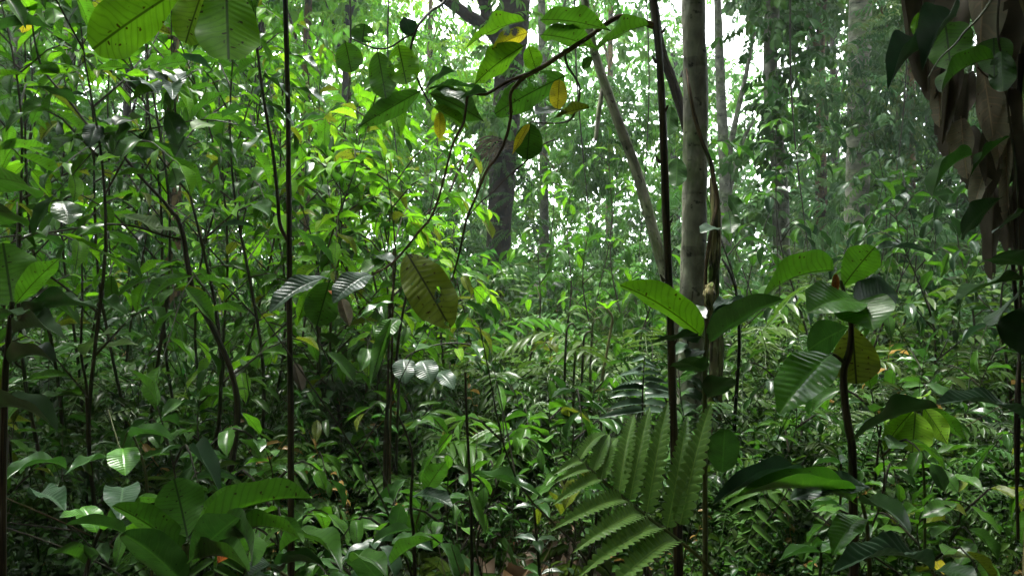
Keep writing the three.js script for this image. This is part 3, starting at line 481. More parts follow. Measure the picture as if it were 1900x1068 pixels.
  for (let k = 0; k < 50; k++) {
    const d = 1.9 + 3.4 * (k / 50) + 0.4 * r(), x = -150 + ((k * 0.7548777) % 1) * 2200, tall = r() < 0.55, sz = 0.6 + 0.7 * r();
    herb('low ' + (tall ? 'tiered' : 'rosette') + ' herb with glossy green leaves ' + hz(x), 'low herbs ' + hz(x) + (tall ? ' with tiers' : ' in rosettes'), foot(x, d),
      { h: tall ? 0.3 + 0.45 * r() : 0.06 + 0.16 * r(), n: tall ? 12 : 8, tiers: tall ? 4 : 1, L: (tall ? 0.13 : 0.19) * sz, W: tall ? 0.42 : 0.3, el: tall ? 0.2 : 0.6, geo: pick(r, [G.obov, G.lance, G.ovate]), mats: pick(r, [['deep', 'dark', 'steel'], ['deep', 'mid', 'steel', 'dark'], ['mid', 'green', 'deep'], ['steel', 'deep']]), bark: BM.stem }, 5000 + k);
  }
  for (let k = 0; k < 64; k++) {
    const d = 2.3 + 3.4 * ((k * 0.41421) % 1), x = -120 + ((k * 0.6180339 + 0.37) % 1) * 2140, sh = pick(r, ['ovate', 'lance', 'small', 'ovate']);
    sapling('knee-high ' + { ovate: 'oval-leaved', lance: 'narrow-leaved', small: 'small-leaved' }[sh] + ' seedling on a thin dark stem ' + hz(x), sh + ' leaved seedlings ' + hz(x), x, d,
      { name: 'seedling', h: 0.45 + 0.6 * r(), r: 0.005, nb: 4, nl: 4, bl: 0.3, low: 0.45, L: (sh === 'small' ? 0.075 : 0.115) * (0.8 + 0.4 * r()), W: sh === 'lance' ? 0.3 : 0.46, droop: 0.3, geo: G[sh], mats: pick(r, [['deep', 'mid', 'steel'], ['mid', 'green', 'deep'], ['dark', 'deep', 'mid'], ['mid', 'green', 'green', 'olive']]) }, 7000 + k);
  }
  const fz = (x) => x < 620 ? 'behind the dark-leaved rosette' : x < 1060 ? 'before the thick dark trunk' : x < 1420 ? 'behind the large notched frond' : 'below the broad-leaved plant';
  [[1690, 5.2], [1765, 5.7], [1720, 6.3]].forEach(([x, d], k) => fern(['bright yellow-green fern glowing beyond the crooked black stem', 'light green fern above the pale lobed leaves', 'pale feathery fern farther beyond the pale lobed leaves'][k], 'bright ferns', foot(x, d), { L: 0.8, n: 8, rise: 0.75, mat: 'fernlight' }, 6100 + k));
  for (let k = 0; k < 13; k++) {
    const d = 3 + 4.5 * (k / 13), x = 20 + ((k * 0.5698403 + 0.2) % 1) * 1900;
    fern('arching green fern growing ' + fz(x), 'ferns ' + fz(x), foot(x, d), { L: 0.55 + 0.3 * r(), n: 6 + Math.floor(r() * 3), mat: x > 1600 && d > 4 ? 'fernlight' : 'fern' }, 6000 + k);
  }
}
// ------------------------------------------------------------ the plants close by, one by one
const st = (t, name, pts, mat, radial = 7, rough = 0.3) => part(name, tube(path(t, pts), pts.map((p) => px(p[3], p[2])), radial, 5, rough, Math.round(Math.abs(pts[0][0]))), mat, t);
// leaves: [geo, mat, x0, y0, d0, x1, y1, d1, width px, face, up, label]
const lv = (t, rows) => rows.forEach(([g, m, x0, y0, d0, x1, y1, d1, w, face = 0.6, up = 0.6, label, roll]) => hero(t, H[g], LM[m], [x0, y0], d0, [x1, y1], d1, w, { face, up, label, roll }));

{ // front stem with the zigzag branch
  const t = thing('stick_sapling', 'thin dark knobbly stem crossing before the pale trunk, with a zigzag leafy branch', 'sapling', foot(1262, 1.9));
  st(t, 'stem', [[1150, -420, 2.1, 12], [1195, -100, 2.0, 13], [1217, 40, 1.95, 14], [1228, 180, 1.9, 14], [1236, 400, 1.9, 14.5], [1244, 600, 1.9, 15.5], [1250, 800, 1.9, 16], [1258, 1000, 1.9, 18], [1262, 1640, 1.9, 24]], BM.stem, 9, 0.55);
  for (const [y, s] of [[60, 1], [115, -1], [205, 1], [300, -1], [415, 1], [520, -1], [640, 1], [748, -1], [845, 1], [930, -1]]) { const x = 1222 + (y > 60 ? (y - 60) * 0.036 : 0); st(t, 'knot', [[x + s * 6, y, 1.895, 9], [x + s * 10, y - 4, 1.89, 5], [x + s * 13, y - 11, 1.885, 2]], BM.stem, 6, 0.4); }
  st(t, 'branch', [[1214, 48, 1.95, 14], [1180, 36, 1.95, 11], [1150, 31, 1.95, 11], [1128, 42, 1.95, 10], [1085, 74, 1.95, 9], [1048, 97, 1.95, 10], [1005, 125, 1.95, 9], [972, 143, 1.95, 9], [958, 158, 1.95, 8], [948, 172, 1.95, 7], [948, 215, 1.95, 6], [938, 258, 1.95, 5.5], [922, 292, 1.95, 5], [905, 312, 1.95, 5], [880, 372, 1.97, 4.5], [866, 405, 1.98, 4.5], [852, 470, 2, 4], [838, 520, 2, 3]], BM.brown, 7, 0.4);
  st(t, 'branch', [[975, 138, 1.95, 7], [945, 150, 1.94, 6], [920, 164, 1.93, 6], [900, 175, 1.92, 6], [870, 174, 1.9, 6], [865, 195, 1.9, 5], [860, 228, 1.9, 5], [842, 262, 1.9, 4.5], [825, 325, 1.9, 4.5], [812, 372, 1.9, 4.5], [798, 405, 1.9, 4.5], [775, 432, 1.9, 4.5], [752, 462, 1.9, 4.5], [725, 490, 1.9, 4], [700, 505, 1.9, 4], [672, 516, 1.9, 3.5], [620, 520, 1.9, 2.5]], BM.brown, 7, 0.4);
  st(t, 'branch', [[1048, 92, 1.95, 5], [1052, 120, 1.93, 4.5], [1066, 142, 1.92, 4.5], [1076, 165, 1.9, 4], [1070, 200, 1.9, 4], [1058, 222, 1.9, 4], [1040, 228, 1.9, 3.5], [1012, 228, 1.9, 3], [985, 226, 1.9, 2.5]], BM.twig, 6, 0.4);
  st(t, 'branch', [[1030, 258, 1.92, 3], [1005, 270, 1.92, 3.5], [975, 300, 1.93, 3.5], [940, 330, 1.94, 3.5], [915, 356, 1.95, 3], [895, 372, 1.97, 2.5], [868, 402, 1.98, 2.5]], BM.twig, 5, 0.3);
  lv(t, [  // brighter leaf materials stand in for backlight here
    ['lance', 'bright', 980, 38, 1.95, 862, 92, 1.8, 40, -0.5, 0.7], ['eaten', 'yellow', 982, 60, 1.95, 915, 90, 1.9, 30, -0.7, 0.5, 'yellowing leaf with brown eaten patches'], ['lance', 'bright', 978, 82, 1.95, 880, 158, 1.85, 44, -0.8, 0.5],
    ['lance', 'green', 997, 38, 1.8, 1135, 58, 1.95, 40, -0.6, 0.7], ['lance', 'green', 1000, 65, 1.85, 1110, 92, 2.0, 40, -0.6, 0.6], ['lance', 'green', 1210, 46, 1.93, 1098, 102, 1.8, 46, -0.5, 0.8],
    ['eaten', 'mid', 1056, 138, 2.05, 918, 212, 2.0, 54, -0.8, 0.4], ['oval', 'bright', 980, 84, 1.95, 995, 130, 1.95, 36, -0.8, 0.3], ['lance', 'mid', 1100, 105, 1.95, 1080, 128, 1.95, 18, -0.7, 0.3],
    ['oval', 'yellow', 1038, 146, 1.9, 1034, 205, 1.88, 30, 0.8, 0.3, 'bright yellow hanging leaf'], ['quiltFlat', 'steel', 1050, 205, 1.9, 994, 212, 1.8, 34, 0.5, 0.9], ['lance', 'olive', 1098, 200, 1.9, 1028, 220, 1.85, 24, -0.5, 0.7],
    ['oval', 'mid', 984, 226, 1.9, 978, 296, 1.88, 52, -0.8, 0.2], ['lance', 'yellow', 984, 228, 1.89, 950, 288, 1.86, 14, 0.6, 0.4, 'narrow yellow curled leaf'],
    ['holed', 'olive', 752, 466, 1.88, 835, 608, 1.8, 84, 0.85, 0.3, 'large olive drooping leaf with ragged holes'], ['quilt', 'steel', 612, 515, 1.9, 500, 580, 1.75, 40, 0.35, 0.9, 'narrow glossy arching leaf'], ['oval', 'mid', 612, 520, 1.9, 588, 604, 1.86, 66, -0.7, 0.3],
    ['quilt', 'steel', 690, 508, 1.9, 618, 562, 1.8, 42, 0.45, 0.8], ['deadCurl', 'rust', 615, 538, 1.88, 648, 550, 1.84, 24, 0.7, 0.4, 'curled brown dead leaf'], ['deadCurl', 'deadpale', 632, 552, 1.86, 648, 604, 1.85, 26, 0.7, 0.3, 'hanging pale brown dead leaf'], ['lance', 'green', 672, 516, 1.9, 722, 476, 1.98, 34, 0.2, 1],
    ['lance', 'dark', 728, 488, 1.92, 690, 475, 2.0, 30, 0.2, 1], ['lance', 'dark', 905, 172, 1.92, 850, 186, 1.85, 26, -0.4, 0.8],
  ]);
}
{ // drooping spray at the upper middle
  const t = thing('hanging_branch', 'dark thin branch with a whorl of drooping broad leaves above the sunlit saplings', 'branch', at(850, -400, 2.4));
  st(t, 'stem', [[850, -400, 2.4, 7], [838, -120, 2.35, 6], [826, 0, 2.3, 6], [800, 20, 2.25, 5.5], [776, 48, 2.2, 5], [764, 80, 2.2, 5], [760, 112, 2.2, 4.5], [772, 140, 2.2, 4], [784, 168, 2.2, 4], [800, 196, 2.2, 2.5]], BM.stem);
  st(t, 'branch', [[770, 60, 2.2, 4], [748, 72, 2.2, 3.5], [722, 88, 2.2, 3.5], [700, 90, 2.2, 3.5], [675, 82, 2.2, 3], [650, 70, 2.2, 2.5]], BM.stem);
  lv(t, [
    ['oval', 'green', 640, 76, 2.2, 652, 134, 2.18, 46, -0.8, 0.3], ['oval', 'green', 700, 92, 2.2, 716, 182, 2.15, 44, -0.8, 0.25], ['eaten', 'bright', 738, 80, 2.2, 754, 156, 2.15, 50, -0.8, 0.25, 'hanging leaf with a large eaten notch'],
    ['eaten', 'mid', 672, 80, 2.2, 676, 44, 2.22, 38, -0.7, 0.3], ['lance', 'steel', 764, 70, 2.2, 748, 30, 2.2, 32, 0.5, 0.6],
    ['lance', 'mid', 786, 166, 2.2, 662, 238, 2.14, 44, -0.95, 0.2, 'long dark drooping leaf folded along its midrib'], ['lance', 'dark', 788, 168, 2.2, 846, 132, 2.3, 34, -0.4, 0.8], ['quilt', 'deep', 790, 168, 2.2, 906, 172, 2.2, 24, 0.15, 1], ['lance', 'mid', 792, 172, 2.2, 898, 226, 2.15, 46, -0.6, 0.5], ['quilt', 'deep', 794, 175, 2.2, 868, 196, 2.1, 28, 0.4, 0.8], ['oval', 'yellow', 816, 205, 2.2, 816, 258, 2.2, 22, 0.8, 0.2, 'small yellow hanging leaf'], ['lance', 'bright', 800, 196, 2.2, 872, 242, 2.2, 22, -0.5, 0.6],
  ]);
}
{ // big backlit leaves at the top
  const t = thing('hanging_branch', 'branch with very large yellow-green backlit leaves hanging in from above', 'branch', at(470, -1500, 1.25));
  st(t, 'stem', [[470, -1500, 1.25, 9], [450, -600, 1.25, 8], [435, -160, 1.2, 8], [420, -60, 1.15, 7], [405, -40, 1.12, 5]], BM.stem);
  st(t, 'branch', [[430, -120, 1.2, 6], [395, -70, 1.15, 5], [350, -28, 1.1, 4]], BM.stem);
  lv(t, [['obov', 'bright', 352, -30, 1.1, 172, 92, 1.0, 92, -0.9, 0.35], ['obov', 'bright', 418, -70, 1.14, 424, 110, 1.05, 86, -0.95, 0.2, 'large hanging leaf with a yellow blotch'], ['obov', 'lime', 394, -66, 1.15, 344, 80, 1.08, 56, -0.8, 0.3], ['lance', 'deep', 408, -40, 1.15, 358, 96, 1.18, 44, -0.7, 0.4], ['lance', 'green', 440, -110, 1.2, 472, 30, 1.2, 44, -0.7, 0.4]]);
}
{ // upright dark stem
  const t = thing('upright_sapling', 'tall thin upright dark stem with a forked shoot left of the zigzag branch', 'sapling', foot(540, 2.1));
  st(t, 'stem', [[526, -300, 2.1, 9], [529, 0, 2.1, 9.5], [534, 200, 2.1, 9.5], [536, 420, 2.1, 10.5], [537, 600, 2.1, 11], [539, 800, 2.1, 12], [540, 1527, 2.1, 16]], BM.stem, 8, 0.35);
  st(t, 'branch', [[533, 445, 2.1, 8], [520, 420, 2.1, 7], [515, 370, 2.1, 6.5], [507, 290, 2.1, 6], [490, 190, 2.1, 5.5], [478, 100, 2.1, 5], [468, -60, 2.1, 4]], BM.stem, 7, 0.3);
  lv(t, [['lance', 'deep', 492, 190, 2.1, 545, 235, 2.05, 26, -0.3, 0.9], ['lance', 'mid', 480, 110, 2.1, 426, 150, 2.05, 28, -0.3, 0.9], ['lance', 'deep', 534, 100, 2.1, 590, 130, 2.05, 26, 0.2, 1], ['lance', 'mid', 500, 250, 2.1, 450, 290, 2.0, 28, -0.2, 0.9], ['lance', 'deep', 536, 160, 2.1, 605, 195, 2.05, 28, 0.1, 1], ['lance', 'mid', 476, 80, 2.1, 530, 60, 2.2, 24, -0.2, 1],
    ['lance', 'deep', 484, 140, 2.1, 535, 182, 2.05, 24, -0.3, 0.9], ['deadCurl', 'dead', 545, 670, 2.1, 560, 725, 2.1, 22, 0.5, 0.4, 'dangling blackened dead leaf']]);
}
{ // left diagonal branch with quilted leaves
  const t = thing('leaning_sapling', 'dark leaning sapling with long diagonal branch of glossy quilted leaves', 'sapling', foot(352, 3));
  st(t, 'stem', [[326, 398, 3, 8], [338, 430, 3, 9], [346, 480, 3, 10], [360, 545, 3, 10], [395, 610, 3, 11], [432, 700, 3, 11], [440, 780, 3, 12], [352, 1222, 3, 16]], BM.stem);
  st(t, 'branch', [[330, 405, 3, 6.5], [300, 370, 3, 6], [262, 330, 3, 6], [215, 275, 3, 5.5], [165, 235, 3, 5], [130, 190, 3, 4.5], [95, 150, 3, 4], [75, 120, 3, 4], [58, 30, 3, 3], [62, -60, 3, 3]], BM.stem);
  st(t, 'branch', [[344, 446, 3, 5], [300, 436, 3, 4.5], [250, 420, 3, 4], [200, 416, 3, 4], [100, 430, 3, 3.5], [0, 440, 3, 3]], BM.stem);
  st(t, 'branch', [[262, 330, 3, 3.5], [300, 240, 3.1, 3], [250, 190, 3.2, 3], [215, 150, 3.2, 2]], BM.stem);
  st(t, 'branch', [[190, 248, 3, 3], [270, 240, 3, 3], [380, 222, 3, 2.5], [480, 240, 3, 2]], BM.stem);
  lv(t, [
    ['quilt', 'steel', 180, 230, 3, 164, 275, 2.9, 26, 0.75, 0.5, 'silvery quilted hanging leaf'], ['quilt', 'steel', 262, 178, 3.1, 232, 150, 2.9, 32, 0.5, 0.8], ['quilt', 'steel', 262, 165, 3.1, 238, 140, 3, 30, 0.4, 0.9], ['quilt', 'steel', 268, 160, 3.1, 292, 175, 2.9, 28, 0.5, 0.8], ['quilt', 'steel', 318, 155, 3.1, 320, 185, 2.9, 26, 0.65, 0.6, 'small silvery leaf'], ['quilt', 'steel', 335, 160, 3.1, 310, 130, 3.2, 30, 0.5, 0.8], ['quilt', 'steel', 300, 170, 3.1, 284, 130, 3.2, 24, 0.5, 0.8],
    ['quilt', 'steel', 185, 228, 3, 205, 232, 2.9, 18, 0.4, 0.9], ['quilt', 'steel', 240, 222, 3, 212, 232, 2.9, 24, 0.5, 0.8], ['quilt', 'white', 395, 232, 3, 356, 240, 2.9, 30, 0.5, 0.9], ['quilt', 'white', 270, 218, 3, 244, 222, 2.9, 22, 0.5, 0.9],
    ['lance', 'green', 155, 245, 3, 102, 285, 2.8, 34, -0.3, 0.8], ['lance', 'mid', 230, 240, 3, 208, 292, 2.9, 34, -0.7, 0.3], ['lance', 'deep', 245, 235, 3, 212, 262, 2.9, 30, -0.6, 0.5], ['lance', 'deep', 275, 236, 3, 268, 298, 2.9, 28, -0.7, 0.3], ['lance', 'deep', 305, 200, 3, 330, 270, 2.9, 34, -0.7, 0.4], ['lance', 'mid', 345, 250, 3, 322, 300, 2.9, 28, -0.7, 0.3], ['lance', 'mid', 318, 310, 3, 326, 345, 2.9, 28, -0.7, 0.3], ['lance', 'deep', 140, 195, 3, 60, 160, 2.8, 36, 0.1, 1], ['lance', 'mid', 110, 140, 3, 60, 125, 2.8, 24, -0.3, 0.9],
    ['lance', 'bright', 128, 136, 3, 58, 140, 2.9, 26, -0.3, 0.9], ['lance', 'green', 230, 125, 3, 176, 130, 2.9, 26, -0.4, 0.8], ['lance', 'green', 305, 110, 3, 256, 128, 2.9, 26, -0.4, 0.8], ['lance', 'mid', 290, 125, 3, 350, 115, 3.1, 36, -0.4, 0.8], ['lance', 'deep', 60, 40, 3, 20, 66, 2.9, 28, -0.4, 0.7], ['lance', 'mid', 60, 20, 3, 84, 44, 2.9, 40, -0.7, 0.3], ['lance', 'yellow', 52, 25, 3, 40, 62, 3, 26, -0.7, 0.3, 'pale yellow leaf'], ['lance', 'green', 92, 0, 3, 100, 42, 2.9, 30, -0.7, 0.3], ['lance', 'mid', 150, 2, 3, 126, 42, 2.9, 34, -0.7, 0.3],
    ['oval', 'deep', 115, 372, 3, 128, 416, 2.9, 38, 0.7, 0.5], ['lance', 'mid', 200, 416, 3, 130, 445, 2.9, 26, 0.2, 1], ['lance', 'green', 90, 432, 3, 40, 470, 2.9, 26, 0.2, 1], ['quilt', 'white', 300, 436, 3, 220, 404, 3.1, 36, 0.25, 1], ['quilt', 'white', 340, 438, 3, 285, 425, 3, 24, 0.25, 1], ['lance', 'deep', 395, 250, 3, 440, 305, 2.9, 24, -0.5, 0.6], ['lance', 'deep', 410, 220, 3, 470, 200, 2.9, 24, 0.1, 1], ['lance', 'deep', 440, 230, 3, 490, 275, 2.9, 24, -0.4, 0.7], ['lance', 'mid', 350, 226, 3, 420, 170, 3.1, 30, -0.3, 0.8],
  ]);
}
{ // plant at the picture's edge
  const t = thing('broad_leaved_herb', 'large-leaved plant with dark rounded leaves, cut by the picture edge', 'herb', foot(2, 1.35));
  st(t, 'stem', [[22, 560, 1.3, 9], [16, 620, 1.3, 10], [8, 720, 1.3, 12], [2, 2080, 1.35, 18]], BM.stem);
  lv(t, [['oval', 'mid', -70, 335, 1.3, 52, 345, 1.15, 88, -0.8, 0.4], ['oval', 'mid', -60, 400, 1.3, 24, 395, 1.2, 80, -0.8, 0.4], ['oval', 'green', 22, 570, 1.3, 4, 450, 1.35, 92, -0.85, 0.3], ['lance', 'green', 24, 568, 1.3, 112, 478, 1.25, 34, -0.7, 0.5], ['lance', 'dark', 24, 600, 1.3, 182, 572, 1.15, 36, -0.4, 0.8], ['lance', 'dark', 20, 622, 1.3, 122, 632, 1.1, 30, 0.1, 1], ['oval', 'deep', -50, 600, 1.3, 30, 585, 1.1, 60, -0.7, 0.5], ['strap', 'dark', 14, 680, 1.3, 100, 672, 1.2, 30, -0.3, 0.9], ['strap', 'dark', -20, 760, 1.3, 105, 800, 1.2, 34, -0.2, 0.9]]);
}
{ // dark rosette
  const t = thing('broad_leaved_herb', 'dark green rosette of broad arching leaves low beside the silvery veined leaf', 'herb', foot(342, 1.55));
  st(t, 'stem', [[345, 1010, 1.5, 14], [342, 1060, 1.5, 16], [342, 1811, 1.55, 22]], BM.greenstem);
  lv(t, [['obov', 'mid', 348, 1002, 1.5, 322, 888, 1.55, 88, -0.8, 0.45], ['strap', 'mid', 340, 1030, 1.5, 208, 938, 1.42, 46, -0.8, 0.6], ['strap', 'deep', 345, 1090, 1.45, 225, 990, 1.35, 56, -0.8, 0.5], ['strap', 'deep', 235, 992, 1.36, 120, 974, 1.3, 26, -0.5, 0.8], ['strap', 'green', 362, 985, 1.5, 578, 926, 1.4, 44, -0.8, 0.6], ['obov', 'deep', 346, 1045, 1.45, 440, 960, 1.4, 66, -0.8, 0.4], ['strap', 'mid', 410, 966, 1.45, 466, 1050, 1.3, 46, -0.8, 0.5], ['strap', 'green', 440, 985, 1.5, 562, 1008, 1.38, 34, -0.6, 0.8], ['strap', 'mid', 352, 1050, 1.48, 462, 1062, 1.3, 26, -0.4, 0.9], ['strap', 'mid', 330, 1030, 1.55, 262, 1005, 1.6, 36, -0.6, 0.8], ['strap', 'green', 372, 985, 1.56, 448, 898, 1.65, 36, -0.8, 0.5], ['strap', 'green', 330, 1000, 1.6, 225, 985, 1.6, 30, -0.5, 0.9]]);
}
{ // silvery veined leaf and neighbours
  const t = thing('broad_leaved_herb', 'dark herb with a silvery veined leaf standing behind the big rosette', 'herb', foot(170, 1.9));
  st(t, 'stem', [[215, 925, 1.85, 5], [185, 985, 1.85, 7], [160, 1060, 1.85, 9], [170, 1570, 1.9, 12]], BM.stem);
  lv(t, [['quilt', 'steel', 228, 905, 1.9, 222, 965, 1.7, 46, 0.75, 0.5, 'silvery leaf with dark veins'], ['quilt', 'wet', 180, 990, 1.85, 152, 940, 1.9, 34, 0.5, 0.8], ['strap', 'mid', 160, 1050, 1.85, 90, 1030, 1.7, 30, -0.4, 0.8], ['strap', 'deep', 165, 1040, 1.85, 200, 1045, 1.7, 24, 0.1, 1], ['strap', 'mid', 200, 980, 1.85, 310, 930, 1.8, 26, 0, 1], ['quilt', 'steel', 60, 930, 1.9, 120, 948, 1.7, 34, 0.4, 0.9], ['quilt', 'wet', 178, 970, 1.85, 110, 960, 1.75, 30, 0.3, 0.9], ['quilt', 'wet', 190, 985, 1.85, 250, 1000, 1.7, 30, 0.4, 0.9]]);
}
{
  const t = thing('broad_leaved_herb', 'low plant with arching dull glossy strap leaves right of the dark rosette', 'herb', foot(560, 1.6));
  st(t, 'stem', [[520, 1060, 1.55, 7], [548, 1090, 1.55, 9], [560, 1780, 1.6, 12]], BM.greenstem);
  lv(t, [['arch', 'mid', 515, 1030, 1.55, 634, 1062, 1.35, 38, -0.3, 0.8], ['quilt', 'steel', 520, 1062, 1.55, 460, 1068, 1.4, 34, 0.4, 0.9], ['arch', 'mid', 650, 1045, 1.5, 718, 1072, 1.4, 34, 0, 1], ['strap', 'deep', 510, 1058, 1.55, 600, 1050, 1.45, 20, 0.2, 1]]);
}
{ // ginger like plant before the trunk
  const t = thing('broad_leaved_herb', 'slender plant with two long blade leaves spread like a V before the pale trunk', 'herb', foot(1312, 1.75));
  st(t, 'stem', [[1311, 618, 1.7, 7], [1308, 680, 1.7, 8], [1308, 780, 1.7, 9], [1312, 1670, 1.75, 12]], BM.greenstem);
  lv(t, [['strap', 'bright', 1309, 630, 1.7, 1150, 530, 1.62, 48, -0.75, 0.6], ['strap', 'deep', 1312, 640, 1.7, 1455, 556, 1.6, 44, -0.6, 0.75], ['quilt', 'steel', 1312, 618, 1.72, 1408, 560, 1.85, 28, 0.4, 0.8], ['lance', 'steel', 1322, 575, 1.75, 1368, 562, 1.85, 20, 0.5, 0.8], ['oval', 'dark', 1298, 625, 1.7, 1205, 640, 1.6, 40, -0.4, 0.7], ['oval', 'deep', 1308, 690, 1.7, 1255, 672, 1.6, 46, -0.6, 0.6], ['quilt', 'steel', 1300, 652, 1.72, 1276, 668, 1.65, 26, 0.5, 0.8], ['oval', 'deep', 1340, 880, 1.7, 1345, 795, 1.66, 52, -0.7, 0.4], ['lance', 'dark', 1312, 740, 1.7, 1360, 700, 1.6, 44, -0.5, 0.7]]);
}
{ // mossy stem beside the trunk with a twisting vine
  const t = thing('mossy_sapling', 'mossy brown stem with a scaly swelling, leaning on the pale trunk', 'sapling', foot(1330, 3.8));
  st(t, 'stem', [[1322, 330, 3.85, 12], [1328, 400, 3.8, 20], [1326, 470, 3.8, 24], [1322, 560, 3.8, 24], [1330, 640, 3.8, 26], [1326, 760, 3.8, 28], [1330, 1083, 3.8, 40]], BM.moss, 12, 0.35);
  st(t, 'swelling', [[1322, 525, 3.72, 8], [1318, 535, 3.71, 20], [1316, 548, 3.7, 23], [1318, 562, 3.71, 17], [1322, 574, 3.74, 7]], BM.moss, 10, 0.9);
  st(t, 'vine', [[1274, 128, 3.86, 5], [1280, 170, 3.8, 7], [1290, 220, 3.78, 8], [1304, 265, 3.79, 8], [1318, 300, 3.8, 9], [1326, 340, 3.78, 9], [1332, 378, 3.77, 8], [1322, 420, 3.76, 7], [1310, 500, 3.78, 7], [1312, 640, 3.76, 8], [1300, 820, 3.8, 9], [1302, 1000, 3.8, 10]], BM.brown, 8, 0.5);
  st(t, 'vine', [[1340, 480, 3.75, 4], [1352, 500, 3.7, 5], [1366, 540, 3.7, 5], [1372, 640, 3.75, 6], [1366, 740, 3.75, 7], [1350, 1000, 3.8, 8]], BM.dark, 7, 0.4);
  lv(t, [['oval', 'deep', 1246, 195, 3.7, 1240, 250, 3.6, 26, -0.7, 0.3], ['oval', 'deep', 1258, 290, 3.7, 1255, 345, 3.6, 30, -0.7, 0.3], ['quilt', 'steel', 1335, 425, 3.7, 1300, 432, 3.6, 26, 0.5, 0.8], ['oval', 'mid', 1352, 390, 3.7, 1358, 432, 3.6, 26, -0.7, 0.4], ['lance', 'deep', 1350, 360, 3.7, 1372, 400, 3.6, 22, -0.7, 0.4]]);
}
{ // climber on the lower trunk
  const t = thing('climbing_plant', 'dark-leaved climber clinging to the lower part of the pale trunk', 'climber', foot(1290, 3.86)), r = rng(606);
  st(t, 'stem', [[1286, 540, 3.88, 3], [1276, 640, 3.88, 4], [1292, 740, 3.87, 5], [1280, 850, 3.87, 6], [1290, 955, 3.86, 7]], BM.stem);
  for (let k = 0; k < 26; k++) { const y = 560 + k * 14 + 10 * r(), x = 1282 + 10 * Math.sin(k), sd = r() < 0.5 ? -1 : 1, l = 26 + 24 * r(); hero(t, pick(r, [G.ovate[0], G.ovate[1], H.heart]), LM[pick(r, ['deep', 'mid', 'dark', 'steel', 'mid'])], [x, y], 3.84, [x + sd * l * (0.5 + 0.4 * r()), y + l * (0.3 + 0.5 * r())], 3.7, 14 + 12 * r(), { face: 0.6, up: 0.6 }); }
}
{ // dark limb joining the front stem behind
  const t = thing('dark_branch', 'dark bent limb passing behind the thin knobbly stem to the pale trunk', 'branch', at(1282, 330, 4.15));
  st(t, 'branch', [[1190, -160, 4.3, 16], [1212, 0, 4.3, 17], [1228, 95, 4.25, 18], [1248, 150, 4.2, 19], [1262, 195, 4.15, 18], [1276, 250, 4.1, 16], [1282, 330, 4.15, 12]], BM.dark, 9, 0.3);
}
{ // broad-leaved plant on the dark stem
  const t = thing('broad_leaved_sapling', 'sapling with a crooked black stem and very broad quilted glossy leaves', 'sapling', foot(1588, 2.0));
  st(t, 'stem', [[1560, 520, 1.85, 6], [1572, 560, 1.85, 8], [1580, 605, 1.85, 10], [1577, 650, 1.85, 12], [1566, 690, 1.85, 13], [1570, 760, 1.85, 14], [1580, 820, 1.85, 15], [1584, 900, 1.9, 16], [1588, 1580, 2.0, 20]], BM.stem, 9, 0.6);
  st(t, 'stalk', [[1566, 672, 1.85, 7], [1552, 660, 1.82, 6], [1542, 655, 1.8, 4]], BM.stem, 6);
  lv(t, [
    ['quilt', 'wet', 1592, 556, 1.83, 1500, 580, 1.74, 76, 0.75, 0.7, 'glossy dark quilted leaf over the stem'], ['quilt', 'wet', 1586, 554, 1.85, 1622, 612, 1.72, 80, 0.75, 0.7], ['quilt', 'steel', 1582, 562, 1.83, 1666, 546, 1.8, 84, 0.7, 0.75, 'silvery shining quilted leaf'],
    ['obov', 'olive', 1582, 598, 1.88, 1590, 712, 1.84, 88, -0.85, 0.2, 'large hanging leaf seen from beneath'], ['obov', 'deep', 1578, 606, 1.88, 1500, 650, 1.84, 62, -0.7, 0.4],
    ['quilt', 'wet', 1546, 656, 1.8, 1446, 768, 1.68, 70, 0.75, 0.65, 'drooping quilted leaf with a brown damaged tip'],
    ['strap', 'green', 1556, 502, 1.86, 1415, 558, 1.72, 58, -0.75, 0.7], ['obov', 'green', 1562, 535, 1.86, 1624, 458, 1.82, 66, -0.7, 0.5], ['quilt', 'steel', 1616, 466, 1.82, 1734, 476, 1.85, 26, 0.3, 1], ['deadCurl', 'rust', 1552, 505, 1.84, 1550, 552, 1.84, 14, 0.7, 0.3, 'withered rusty leaf sheath'],
  ]);
}
{ // arching blade with striped gloss
  const t = thing('arching_blade_plant', 'plant with a long dark blade leaf arching across, gloss striped near its bend', 'herb', foot(2010, 1.6));
  st(t, 'stem', [[1900, 776, 1.35, 4], [1960, 790, 1.4, 6], [2000, 900, 1.5, 9], [2010, 1743, 1.6, 14]], BM.greenstem);
  lv(t, [['lance', 'dark', 1752, 755, 1.32, 1580, 818, 1.22, 46, -0.7, 0.6], ['quilt', 'steel', 1905, 778, 1.36, 1738, 750, 1.3, 46, 0.35, 0.9], ['quilt', 'steel', 1990, 820, 1.4, 1890, 775, 1.36, 30, 0.3, 0.9]]);
}
